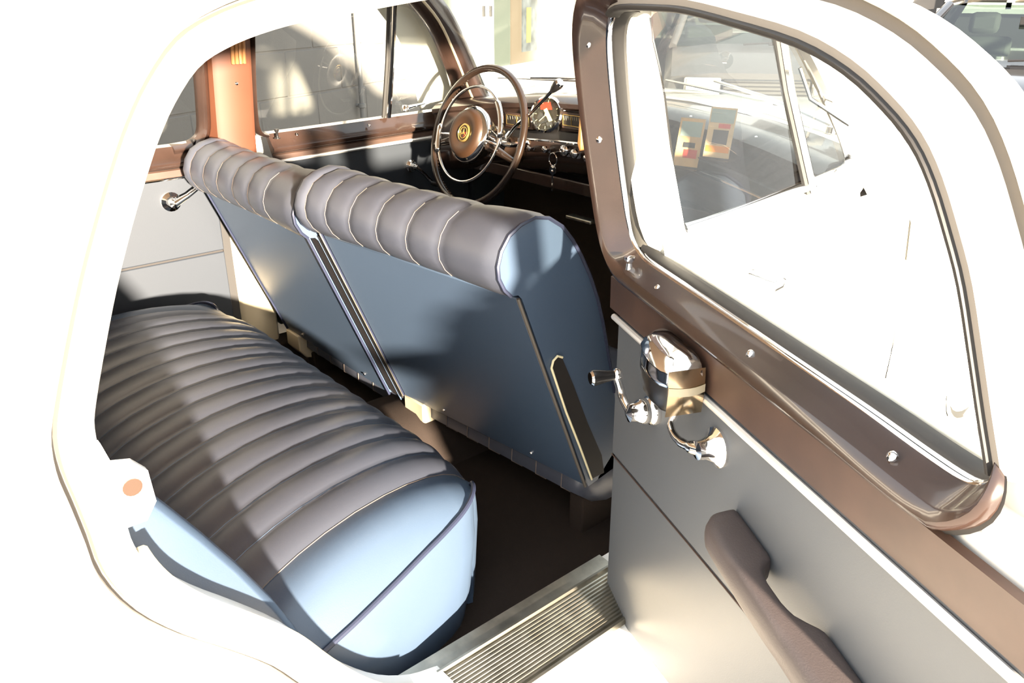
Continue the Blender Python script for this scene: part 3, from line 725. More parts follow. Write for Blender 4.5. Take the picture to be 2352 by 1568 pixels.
# padded grab handle
q = MB()
def gz(s_): return 0.750-0.16*(s_-0.43)
OUT = [(0.400,0.022),(0.402,0.034),(0.406,0.044),(0.414,0.053),(0.426,0.058),(0.45,0.060),(0.70,0.060),(0.76,0.056),(0.785,0.046),(0.795,0.028)]
INN = [(0.400,0.004),(0.478,0.004),(0.484,0.008),(0.490,0.018),(0.498,0.025),(0.512,0.029),(0.545,0.029),(0.560,0.024),(0.572,0.014),(0.580,0.006),(0.586,0.004),(0.795,0.004)]
HH = [(0.400,0.012),(0.406,0.017),(0.43,0.019),(0.70,0.020),(0.795,0.016)]
rows = []
for s_ in [0.400,0.402,0.406,0.414,0.426,0.44,0.46,0.475,0.480,0.484,0.488,0.492,0.497,0.503,0.512,0.525,0.54,0.552,0.560,0.567,0.573,0.578,0.583,0.588,0.60,0.63,0.67,0.71,0.75,0.775,0.788,0.795]:
    o1, o0, h = interp(OUT, s_), interp(INN, s_), interp(HH, s_)
    cc, hw_ = (o0+o1)/2, (o1-o0)/2; r = []
    for k in range(20):
        an = 2*math.pi*k/20; ca, sa = math.cos(an), math.sin(an)
        ca = math.copysign(abs(ca)**0.55, ca); sa = math.copysign(abs(sa)**0.55, sa)
        r.append(dm(s_, gz(s_)+h*sa, cc+hw_*ca))
    rows.append(r)
q.grid(rows, 'grab', cv=True, cap=True)
kid(q, 'grab_handle', ang=60)

# ================================================================== front seats
BASE = [(0.812,0.888),(0.796,0.890),(0.782,0.904),(0.771,0.925),(0.769,0.945),(0.776,0.968),(0.792,0.990),(0.815,1.003),(0.845,1.010),(0.875,1.004),(0.905,0.985),
        (0.930,0.957),(0.952,0.925),(0.975,0.885),(0.997,0.838),(1.016,0.790),(1.032,0.740),(1.048,0.690),(1.064,0.63),(1.078,0.57),(1.090,0.50),(1.09,0.455)]
PB0, PB1 = (0.818,0.880), (0.997,0.440)
def make_seat(name, ya, yb, xo, stitches, zo, lab, outer, gap=0.0):
    """ya<yb; xo(y) offset"""
    q = MB(); ys = []
    edges = [ya]+sorted(stitches)+[yb]
    for a, b in zip(edges, edges[1:]):
        n = 8
        for k in range(n): ys.append((lerp(a, b, k/n), a, b))
    ys.append((yb, edges[-2], yb))
    cx_, cz_ = 0.885, 0.90
    rows = []
    L = len(BASE)
    for y, a, b in ys:
        t = (y-a)/(b-a); puff = (1-abs(2*t-1)**3.0)
        r = []
        endd = min(y-ya, yb-y)
        er = 1-0.035*max(0, 1-endd/0.022)**2
        for i, (x, z) in enumerate(BASE):
            wgt = interp([(0,0.35),(3,1),(14,0.8),(21,0.2)], i)
            k = (1.0 + 0.050*puff*wgt)*er
            zz = cz_+(z-cz_)*(k if z > 0.8 else 1)
            if er < 1 and z <= 0.8: pass
            tf = (y-ya)/(yb-ya); fl = abs(2*tf-1)**3.0
            kk_ = 1.0+(0.085*fl-0.03)*(1 if z > 0.86 else max(0, (z-0.70)/0.16))
            r.append((cx_+((x-cx_)*k)*kk_+xo(y), y, cz_+(zz-cz_)*kk_+zo))
        rows.append(r)
    q.grid(rows, 'vinyl_seat')
    # end faces
    for r in (rows[0], rows[-1]):
        ee = list(r)+[(PB1[0]+xo(r[0][1])+0.0, r[0][1], PB1[1]+zo), (PB0[0]+xo(r[0][1]), r[0][1], PB0[1]+zo)]
        q.add(ee, [tuple(range(len(ee)))], 'vinyl')
    # front lower face closing to the back panel is left to the cushion
    so_ = q.build(name, car, ang=40); so_['label'] = lab
    # back panel
    t = MB()
    rr = []
    for d in (0.0, 0.014):
        rr.append([(lerp(PB0[0],PB1[0],k)-0.003+d+xo(y), y, lerp(PB0[1],PB1[1],k)+zo+0.0) for (y, k) in ((ya+0.008+gap,0),(yb-0.008,0),(yb-0.008,0.5),(yb-0.008,1),(ya+0.008+gap,1),(ya+0.008+gap,0.5))])
    t.grid(rr, 'vinyl', cv=True, cap=True)
    t.build('back_panel', so_, ang=30, bevel=0.004)
    # edge piping of the back panel and the roll
    for y in (ya+0.004+gap, yb-0.004):
        t = MB(); t.tube([(lerp(PB0[0],PB1[0],k)-0.004+xo(y), y, lerp(PB0[1],PB1[1],k)+zo) for k in (0,.25,.5,.75,1)], 0.0032, 'band' if y == outer else 'piping', 6)
        t.build('edge_piping', so_)
    for rw in (rows[0], rows[-1]):
        t = MB(); t.tube([Vector(p)+Vector((0, -0.001 if rw is rows[0] else 0.001, 0)) for p in rw[1:19]], 0.0034, 'piping', 6)
        t.build('roll_piping', so_)
    # contrast stitching lying in the grooves
    for y in stitches:
        rw = rows[[abs(v[0]-y) < 1e-6 for v in ys].index(True)]
        t = MB(); t.tube([Vector(p)+(Vector(p)-Vector((cx_+xo(y), y, cz_+zo))).normalized()*0.0001 for p in rw[0:8]], 0.0009, 'stitch', 6)
        t.build('stitching', so_)
    # cushion
    t = MB(); rows2 = []
    cs = [(1.000,0.47),(0.998,0.425),(1.03,0.398),(1.30,0.385),(1.48,0.39),(1.52,0.43),(1.50,0.50),(1.40,0.545),(1.20,0.55),(1.06,0.53)]
    n = 28
    for k in range(n+1):
        y = lerp(ya, yb, k/n); ed = min(y-ya, yb-y); sh = 1-0.10*max(0,1-ed/0.03)**2
        rows2.append([(1.25+(x-1.25)*sh+xo(y)*0.8, y, 0.46+(z-0.46)*sh+zo-0.02) for x, z in cs])
    t.grid(rows2, 'vinyl_seat', cv=True, cap=True); t.build('seat_cushion', so_, ang=50)
    for k in range(1, 8):
        t = MB(); y = lerp(ya, yb, k/8); t.tube([(0.999+xo(y)*0.8, y, 0.447+zo),(0.997+xo(y)*0.8, y, 0.405+zo),(1.028+xo(y)*0.8,y,0.378+zo)], 0.0010, 'stitch', 6)
        t.build('cushion_stitching', so_)
    for y0_, y1_ in ((yb-0.085, yb-0.005),):
        t = MB(); pr = [(0.985,0.445),(0.985,0.40),(1.005,0.372),(1.04,0.362),(1.30,0.362),(1.30,0.445)]
        t.prism(pr, lambda a,b: (a+xo(y0_), y0_, b+zo), lambda a,b: (a+xo(y0_), y1_, b+zo), 'cream')
        t.build('seat_bracket', so_, ang=40, bevel=0.004)
    for y in (ya+0.05, yb-0.08):
        t = MB(); t.box((1.02+xo(y), y-0.02, 0.296),(1.5+xo(y), y+0.02, 0.385+zo),'carpet'); t.build('seat_rail', so_, bevel=0.004)
    return so_
def xo_near(y): return -0.056*(1-min(1, abs(y)/0.58))
near = make_seat('passenger_seat', -0.58, -0.006, xo_near, [-0.435,-0.347,-0.262,-0.180,-0.105,-0.042], 0.0, 'near front seat with pleated roll top and flat blue back panel', -0.58+0.004)
far = make_seat('driver_seat', 0.010, 0.615, lambda y: -0.055, [0.16,0.245,0.33,0.42,0.50,0.575], -0.022, 'far front seat with pleated roll top in front of the steering wheel', 99, 0.042)
# side slot of the near seat with its light beading
t = MB(); sl_ = [(0.886,0.735),(0.890,0.748),(0.900,0.754),(0.912,0.748),(0.945,0.68),(0.985,0.59),(1.03,0.50),(1.04,0.455),(1.003,0.455),(0.965,0.545),(0.925,0.635)]
t.prism(sl_, lambda a,b: (a,-0.5815,b), lambda a,b: (a,-0.572,b), 'groove')
t.tube([(a,-0.583,b) for a,b in ((1.003,0.455),(0.965,0.545),(0.925,0.635),(0.886,0.735),(0.890,0.748),(0.900,0.754),(0.912,0.748))],0.0022,'ivory',6)
t.build('hinge_slot', near, ang=40)
for y, z, s_ in ((-0.17,0.463,near),(-0.44,0.463,near)):
    k = (PB0[1]-z)/(PB0[1]-PB1[1]); screw(s_, (lerp(PB0[0],PB1[0],k)-0.005+xo_near(y), y, z), (-1,0,-0.4), 0.003)
for y in (0.16, 0.50):
    k = 0.955; screw(far, (lerp(PB0[0],PB1[0],k)-0.005-0.055, y, lerp(PB0[1],PB1[1],k)-0.022), (-1,0,-0.4), 0.004)
t = MB(); t.add([(lerp(PB0[0],PB1[0],k)-0.0585+dx, y, lerp(PB0[1],PB1[1],k)-0.01) for dx, y, k in ((0,-0.004,0),(0,0.050,0),(0,0.050,1),(0,-0.004,1),(0.02,-0.004,0),(0.02,0.050,0),(0.02,0.050,1),(0.02,-0.004,1))],[(0,1,2,3),(4,5,6,7),(0,1,5,4),(1,2,6,5),(2,3,7,6),(3,0,4,7)],'groove'); t.build('gap_shade_strip', far)  # shade of the deep gap between the seat backs, put in as black
t = MB(); t.tube([(lerp(PB0[0],PB1[0],k)-0.006+xo_near(-0.01), -0.010, lerp(PB0[1],PB1[1],k)) for k in (0,0.5,1)],0.0028,'alu',8); t.build('edge_strip', near)

# ================================================================== rear seat
q = MB()
PT = [(0.270,0.545),(0.300,0.562),(0.34,0.578),(0.39,0.592),(0.44,0.601),(0.50,0.606),(0.56,0.605),(0.61,0.600),(0.66,0.590),(0.70,0.576),(0.73,0.560),(0.753,0.540),(0.768,0.515),(0.776,0.485),(0.778,0.45),(0.772,0.40),(0.765,0.34),(0.760,0.305)]
NP = 15; PW = 0.078; SEAM = NP*PW/2
yl = []
for k in range(NP):
    for j in range(8): yl.append((-SEAM+(k+j/8)*PW, j/8))
yl.append((SEAM, 0.0))
EDG = [(.300,.700,.485),(.330,.695,.495),(.365,.688,.502),(.41,.680,.510),(.455,.670,.518),(.51,.657,.528),(.56,.645,.538),(.605,.634,.546),(.648,.622,.555),(.676,.610,.562),(.694,.597,.566),(.708,.580,.566),(.718,.562,.558),(.724,.552,.530),(.726,.552,.49),(.722,.556,.42),(.717,.560,.35),(.714,.562,.305)]
rows = []
def inner_row(y, t):
    r = []; a = abs(y); tt = max(0.0, (a-0.43)/0.26)
    drop = 0.030*tt**1.5
    for i, (x, z) in enumerate(PT):
        fan = interp([(0.30,1.0),(0.75,0.86)], x)
        puff = 0.0 if t is None else 0.0065*(1-abs(2*t-1)**2.2)-0.0015
        xs = x - 0.02*tt**2*max(0, (x-0.45)/0.33)
        r.append((xs + (puff*0.8 if z <= 0.5 else 0), y*fan, z - drop + (puff if z > 0.5 else 0)))
    return r
core = [inner_row(y, t) for y, t in yl]
def outer_rows(seam, sg):
    out = []
    for k in range(1, 11):
        w_ = k/10.0; r = []
        for i, (sx_, sy_, sz_) in enumerate(seam):
            ex, ey, ez = EDG[i]; bl = 4*w_*(1-w_)
            kk = 1 if i < 12 else max(0, 1-(i-11)/3)
            r.append((lerp(sx_, ex, w_**1.25)+0.004*bl, lerp(sy_, sg*ey, w_**0.85), lerp(sz_, ez, w_**2.2)+0.006*bl*kk))
        out.append(r)
    return out
nr_ = outer_rows(core[0], -1); fr_ = outer_rows(core[-1], 1)
rows = list(reversed(nr_))+core+fr_
yl = [(-9, None)]*10+yl+[(9, None)]*10
q.grid(rows[:11], 'vinyl'); q.grid(core, 'vinyl_seat'); q.grid(rows[-11:], 'vinyl')
# side face under the piping (near and far)
for rw, sg in ((rows[0], -1), (rows[-1], 1)):
    low1 = [(x-0.002, y+sg*0.006, lerp(z, 0.30, 0.35)) for x, y, z in rw]
    low2 = [(x-0.010, y+sg*0.002, lerp(z, 0.30, 0.7)) for x, y, z in rw]
    low3 = [(x-0.016, y-sg*0.012, 0.30) for x, y, z in rw]
    q.grid([rw, low1, low2, low3], 'vinyl')
rs = q.build('rear_bench', car, ang=60); rs['label'] = 'rear bench cushion of pleated blue vinyl'
for rw, sg in ((rows[0], -1), (rows[-1], 1)):
    t = MB(); t.tube(smoothpath([(x, y+sg*0.002, z+0.001) for x, y, z in rw[1:14]], 3), 0.0042, 'piping', 8)
    t.build('edge_piping', rs)
for y0_ in (-SEAM, SEAM):
    i = min(range(len(yl)), key=lambda k: abs(yl[k][0]-y0_)); rw = rows[i]
    t = MB(); t.tube([(x, y, z+0.0006) for x, y, z in rw[0:13]], 0.0009, 'stitch', 6)
    t.build('seam_stitching', rs)
for k in range(1, NP):
    i = min(range(len(yl)), key=lambda j: abs(yl[j][0]-(-SEAM+k*PW))); rw = rows[i]
    t = MB(); t.tube([(x, y, z+0.0002) for x, y, z in rw[0:13]], 0.0007, 'vinyl', 5)
    t.build('pleat_stitching', rs)
# backrest
BKf = [(0.346,0.490),(0.350,0.505),(0.331,0.561),(0.306,0.623),(0.270,0.697),(0.236,0.759),(0.204,0.813),(0.168,0.871),(0.140,0.925),(0.110,0.975),(0.06,0.97),(0.0,0.95),(0.02,0.85),(0.10,0.62),(0.15,0.50),(0.28,0.49)]
t = MB(); rows2 = []
ysb = [-0.70,-0.697,-0.690,-0.678,-0.66,-0.64,-0.62,-0.60,-0.58,-0.56]
ysb = ysb+[lerp(-0.54,0.54,k/27) for k in range(28)]+[-v for v in reversed(ysb)]
for y in ysb:
    ed = 0.70-abs(y); rnd = 0.016*max(0, 1-ed/0.04)**2.5
    dish = -0.085*max(0.0, min(1.0, (0.69-abs(y))/0.13))**1.3
    rows2.append([(x+(dish-rnd if i < 9 else 0), y, z-(rnd*0.5 if i in (8, 9, 10) else 0)) for i, (x, z) in enumerate(BKf)])
t.grid(rows2, 'vinyl', cv=True, cap=True); bk = t.build('rear_backrest', car, ang=60); bk['label'] = 'rear seat backrest, its sunlit side at the door opening'

# ================================================================== dashboard
YD = [-0.68,-0.6,-0.5,-0.4,-0.3,-0.2,-0.1,0.0,0.1,0.2,0.3,0.4,0.5,0.6,0.68]
def dz(y): return -0.13*y*y
q = MB(); rows = []
DPROF = [(1.86,0.0+1.068),(1.80,1.066),(1.74,1.074),(1.69,1.078),(1.655,1.072),(1.640,1.058),(1.640,1.046)]
DP2 = [(1.640,1.046),(1.648,1.040),(1.655,0.982)]
DP3 = [(1.655,0.982),(1.650,0.978),(1.648,0.958)]
DP4 = [(1.648,0.948),(1.645,0.935),(1.655,0.89),(1.68,0.86),(1.74,0.85)]
def bend(x, y): return x-0.22*y*y
def dgrid(mb, prof, m): mb.grid([[(bend(x,y), y, z+dz(y)) for x, z in prof] for y in YD], m)
dgrid(q, DPROF, 'lacquer'); dgrid(q, DP2, 'lacquer'); dgrid(q, DP3, 'black'); dgrid(q, [(1.648,0.958),(1.648,0.948)], 'black'); dgrid(q, DP4, 'lacquer')
dash = q.build('dashboard', car, ang=40); dash['label'] = 'brown lacquered dashboard with round chrome gauge and knobs'
def dpt(y, z, off=0.0): return Vector((bend(1.648, y)-off, y, z))
q = MB(); q.tube([(bend(1.642,y), y, 0.953+dz(y)) for y in YD], 0.0045, 'chrome', 8); q.build('chrome_strip', dash)
# instrument strip left and right of the round gauge
def strip(ya, yb, z0, z1, name):
    q = MB()
    a = dpt(ya, z0, 0.004); b = dpt(yb, z0, 0.004)
    q.add([dpt(ya,z0,0.006), dpt(yb,z0,0.006), dpt(yb,z1,0.010), dpt(ya,z1,0.010), dpt(ya,z0,-0.01), dpt(yb,z0,-0.01), dpt(yb,z1,-0.01), dpt(ya,z1,-0.01)], [(0,1,2,3),(4,5,6,7),(0,1,5,4),(2,3,7,6),(0,3,7,4),(1,2,6,5)], 'fascia')
    zt0, zt1 = lerp(z0,z1,.2), lerp(z0,z1,.85); yy0, yy1 = lerp(ya,yb,.08), lerp(ya,yb,.92)
    q.add([dpt(yy0,zt0,0.0085), dpt(yy1,zt0,0.0085), dpt(yy1,zt1,0.0115), dpt(yy0,zt1,0.0115)], [(0,1,2,3)], 'dial')
    for k in range(9):
        y = lerp(yy0, yy1, (k+.5)/9); q.tube([dpt(y, lerp(zt0,zt1,.45), 0.0095), dpt(y, lerp(zt0,zt1,.9), 0.0120)], 0.0005, 'ivory', 4)
    for p, r in (((yy0,zt0),(yy1,zt0)),((yy0,zt1),(yy1,zt1)),((yy0,zt0),(yy0,zt1)),((yy1,zt0),(yy1,zt1)),((lerp(yy0,yy1,.45),zt0),(lerp(yy0,yy1,.45),zt1))):
        q.tube([dpt(p[0],p[1],0.0105), dpt(r[0],r[1],0.0115)], 0.0010, 'gold', 5)
    q.build(name, dash, ang=30)
strip(0.395, 0.292, 0.970, 1.012, 'instrument_strip'); strip(0.178, 0.095, 0.988, 1.032, 'instrument_strip')
q = MB(); q.prism([(0.085,1.045),(0.092,1.045),(0.098,0.955),(0.090,0.935),(0.082,0.94)], lambda a,b: dpt(a,b,0.03), lambda a,b: dpt(a,b,-0.01), 'tan'); q.build('side_trim', dash, bevel=0.003)
# round gauge
gc = dpt(0.232, 1.016, 0.0); gax = Vector((-0.90,-0.30,0.25)).normalized()
q = MB(); q.lathe(gc-gax*0.02, gax, [(0.050,0),(0.053,0.03),(0.052,0.042),(0.046,0.046),(0.043,0.040)], 'chrome', 32, cap=False); q.lathe(gc-gax*0.02, gax, [(0.044,0.038),(0.0,0.038)], 'dial', 32, cap=False)
e1 = gax.cross(Vector((0,0,1))).normalized(); e2 = e1.cross(gax)
F0 = gc+gax*0.019
for k in range(12):
    a = math.radians(k*30); d = e1*math.sin(a)+e2*math.cos(a); q.tube([F0+d*0.033, F0+d*0.040], 0.0008, 'ivory', 4)
q.add([F0+e1*x+e2*y for x, y in ((-0.016,0.014),(0.022,0.012),(0.026,0.030),(-0.006,0.036))], [(0,1,2,3)], 'red')
q.add([F0+gax*0.0006+e1*x+e2*y for x, y in ((-0.022,-0.016),(-0.010,-0.02),(0.012,0.012),(0.002,0.018))], [(0,1,2,3)], 'ivory')
q.lathe(F0, gax, [(0.006,0),(0.005,0.004),(0,0.004)], 'ivory', 12)
q.tube([F0+gax*0.003, F0+gax*0.003+e1*0.02-e2*0.02], 0.0012, 'ivory', 5)
q.build('round_gauge', dash, ang=40)
q = MB(); q.lathe(gc+gax*0.03-gax*0.005, gax, [(0.0455,0),(0.030,0.004),(0.0,0.006)], 'glass', 24); q.build('gauge_glass', dash)
for (y, z, r) in ((0.335,0.913,0.010),(0.294,0.916,0.008),(0.234,0.919,0.010),(0.160,0.925,0.016),(0.122,0.921,0.013),(0.076,0.915,0.009)):
    q = MB(); p = dpt(y, z, 0.0)+Vector((0.006,0,0)); a = Vector((-1,-0.15,0.1)).normalized()
    q.lathe(p, a, [(r*1.15,0),(r*1.15,0.004),(r*0.6,0.008),(r*0.6,0.018),(r,0.020),(r*0.95,0.028),(r*0.5,0.031),(0,0.031)], 'chrome', 16); q.build('knob', dash, ang=45)
q = MB(); q.box((1.615,-0.62,0.825),(1.74,0.60,0.835),'black'); q.box((1.612,-0.62,0.815),(1.622,0.60,0.850),'lacquer'); q.build('parcel_shelf', dash, bevel=0.003)
q = MB(); q.box((1.60,0.02,0.742),(1.63,0.12,0.752),'alu'); q.build('lower_lever', dash, bevel=0.003)
# screws on the windscreen sill
for y in (-0.26,-0.47): screw(dash, (bend(1.66,y), y, 1.072+dz(y)), (-0.5,0,1), 0.004)

# ignition key with ring
kp = dpt(0.160, 0.925, 0.050)
q = MB()
q.tube([kp+Vector((0.022,0,0)), kp+Vector((-0.006,0,0))], 0.003, 'chrome', 8)
q.tube([kp+Vector((-0.008, 0.016*math.sin(a), -0.018+0.018*math.cos(a))) for a in [2*math.pi*k/16 for k in range(16)]], 0.0016, 'chrome', 6, closed=True)
key = q.build('ignition_key'); tag(key, 'chrome key ring with key hanging from the dashboard ignition lock', 'key')
q = MB(); b = kp+Vector((-0.008, 0.0, -0.036))
q.lathe(b+Vector((0.0015,0,-0.012)), (-1,0,0), [(0.013,0),(0.013,0.003),(0.005,0.0032),(0.005,-0.0002)], 'chrome', 18)
q.box(tuple(b+Vector((-0.0015,-0.003,-0.072))), tuple(b+Vector((0.0015,0.003,-0.022))), 'chrome'); q.build('spare_key', key, ang=40)

# ---------------- steering wheel
WC = Vector((1.468, 0.36, 0.958)); tt = math.radians(19)
ew = Vector((-math.cos(tt), 0, math.sin(tt))); uw = Vector((math.sin(tt), 0, math.cos(tt))); rw_ = Vector((0,-1,0))
def circ(R, off, n=56): return [WC+ew*off+(uw*math.cos(2*math.pi*k/n)+rw_*math.sin(2*math.pi*k/n))*R for k in range(n)]
q = MB(); q.tube(circ(0.196, 0.0), 0.0105, 'rimbrown', 12, closed=True); sw = q.build('steering_wheel', car, ang=80); sw['label'] = 'thin brown steering wheel with chrome horn ring'
q = MB()
for k in range(40):
    a0 = math.radians(200+k*3.2); d = uw*math.cos(a0)+rw_*math.sin(a0)
    q.lathe(WC+d*0.1875-ew*0.004, -d, [(0.0035,0),(0.003,0.003),(0,0.0035)], 'rimbrown', 6)
q.build('finger_grip', sw)
q = MB(); q.tube(circ(0.136, 0.030), 0.0042, 'chrome', 10, closed=True)
for a0 in (math.radians(96), math.radians(-96)):
    d = uw*math.cos(a0)+rw_*math.sin(a0); q.tube([WC+ew*0.03+d*0.136, WC+ew*0.02+d*0.07], 0.004, 'chrome', 8)
for a0, a1 in ((40, 88), (-120, -84)):
    arc = [WC+ew*0.033+(uw*math.cos(math.radians(a))+rw_*math.sin(math.radians(a)))*0.137 for a in range(a0, a1+1, 4)]
    q.tube(arc, [0.003]+[0.0085]*(len(arc)-2)+[0.003], 'chrome', 10)
q.build('horn_ring', sw, ang=80)
for a0 in (math.radians(104), math.radians(-104)):
    q = MB(); d = uw*math.cos(a0)+rw_*math.sin(a0); q.tube([WC+d*0.194, WC+ew*0.006+d*0.13, WC+ew*0.012+d*0.06], [0.008,0.012,0.017], 'rimbrown', 10)
    q.build('spoke', sw, ang=60)
q = MB(); q.lathe(WC, ew, [(0.035,-0.06),(0.062,-0.02),(0.079,0.012),(0.082,0.026),(0.079,0.036),(0.070,0.040)], 'chrome', 40, cap=False); q.lathe(WC, ew, [(0.070,0.040),(0.066,0.049),(0.056,0.054),(0.042,0.053),(0.030,0.048),(0.024,0.047),(0.0,0.047)], 'hubbrown', 40, cap=False)
q.build('horn_pad', sw, ang=60)
q = MB(); B = WC+ew*0.0475
q.lathe(B, ew, [(0.026,0),(0.026,0.003),(0.022,0.005),(0.021,0.003)], 'gold', 28, cap=False); q.lathe(B, ew, [(0.0215,0.002),(0,0.002)], 'hubbrown', 28, cap=False)
q.add([B+ew*0.0024+uw*(-0.016)+rw_*0.002, B+ew*0.0024+uw*0.002+rw_*0.003, B+ew*0.0024+uw*0.006+rw_*0.018, B+ew*0.0024-uw*0.008+rw_*0.017], [(0,1,2,3)], 'red')
for a0 in (0, 120, 240):
    d = uw*math.cos(math.radians(a0))+rw_*math.sin(math.radians(a0)); nrm = d.cross(ew)
    q.add([B+ew*0.0055, B+ew*0.003+nrm*0.0035, B+ew*0.004+d*0.015, B+ew*0.003-nrm*0.0035], [(0,1,2),(0,2,3)], 'gold')
q.tube([B+ew*0.0035+(uw*math.cos(2*math.pi*k/24)+rw_*math.sin(2*math.pi*k/24))*0.0155 for k in range(24)], 0.0012, 'gold', 6, closed=True)
q.build('badge', sw, ang=40)
q = MB(); q.tube([WC-ew*0.03, WC-ew*0.12, WC-ew*0.24], [0.030,0.034,0.036], 'rimbrown', 16); q.lathe(WC-ew*0.055, -ew, [(0.036,0),(0.046,0.004),(0.046,0.022),(0.036,0.026)], 'chrome', 24); q.build('steering_column', car, ang=50)
la = WC-ew*0.10; lb = Vector((1.50, 0.163, 1.040)); lc = Vector((1.495, 0.073, 1.108))
q = MB(); q.tube([la, lerp(la, lb, .5)+Vector((0,0,0.01)), lb, lc], [0.010,0.006,0.0045,0.0045], 'chrome', 8)
d = (lc-lb).normalized(); q.lathe(lc-d*0.004, d, [(0.006,0),(0.010,0.012),(0.0135,0.030),(0.0125,0.038)], 'black', 14); q.lathe(lc+d*0.034, d, [(0.0125,0),(0.010,0.005),(0,0.007)], 'chrome', 14)
sh = q.build('gear_lever', car, ang=45); sh['label'] = 'column gear lever with black knob'
q = MB(); q.tube([WC-ew*0.09, WC-ew*0.08+Vector((0,-0.08,0.005)), WC-ew*0.075+Vector((0,-0.15,0.02))], [0.012,0.008,0.006], 'chrome', 8); q.build('indicator_stalk', car)

# two leaflets standing on the dash shelf
def card(u, v, lab, m1, kind):
    p = onplane(u, v, (1.572,0,0), (1,0,0)); 
    p.z += 0.004
    led = MB(); led.box((p.x-0.012,p.y-0.04,p.z-0.006),(p.x+0.022,p.y+0.04,p.z-0.003),'lacquer'); led.build('leaflet_ledge', dash)
    Rm = Matrix.Translation(p) @ Matrix.Rotation(math.radians(14),4,'Z') @ Matrix.Rotation(math.radians(14),4,'Y')
    q = MB(); q.box((-0.001,-0.031,0),(0.001,0.031,0.112), m1, Rm)
    f = lambda a,b,c,d,m: q.box((-0.0016,a,b),(-0.0009,c,d), m, Rm)
    if kind == 0:
        f(-0.026,0.070,0.026,0.104,'paperblue'); f(-0.024,0.020,0.010,0.040,'red'); f(-0.016,0.044,0.014,0.056,'plastic')
    else:
        f(-0.028,0.078,0.028,0.108,'paperblue'); f(-0.020,0.030,0.016,0.062,'plastic'); f(-0.028,0.012,0.028,0.026,'orange'); f(-0.022,0.066,0.006,0.076,'red')
    return tag(q.build('leaflet', ang=30), lab, 'leaflet', 'leaflets on the dashboard')
card(1573, 386, 'small orange leaflet with a red mark propped at the dashboard', 'paper', 0)
card(1643, 366, 'small yellow leaflet with a grey picture propped at the dashboard', 'paper2', 1)

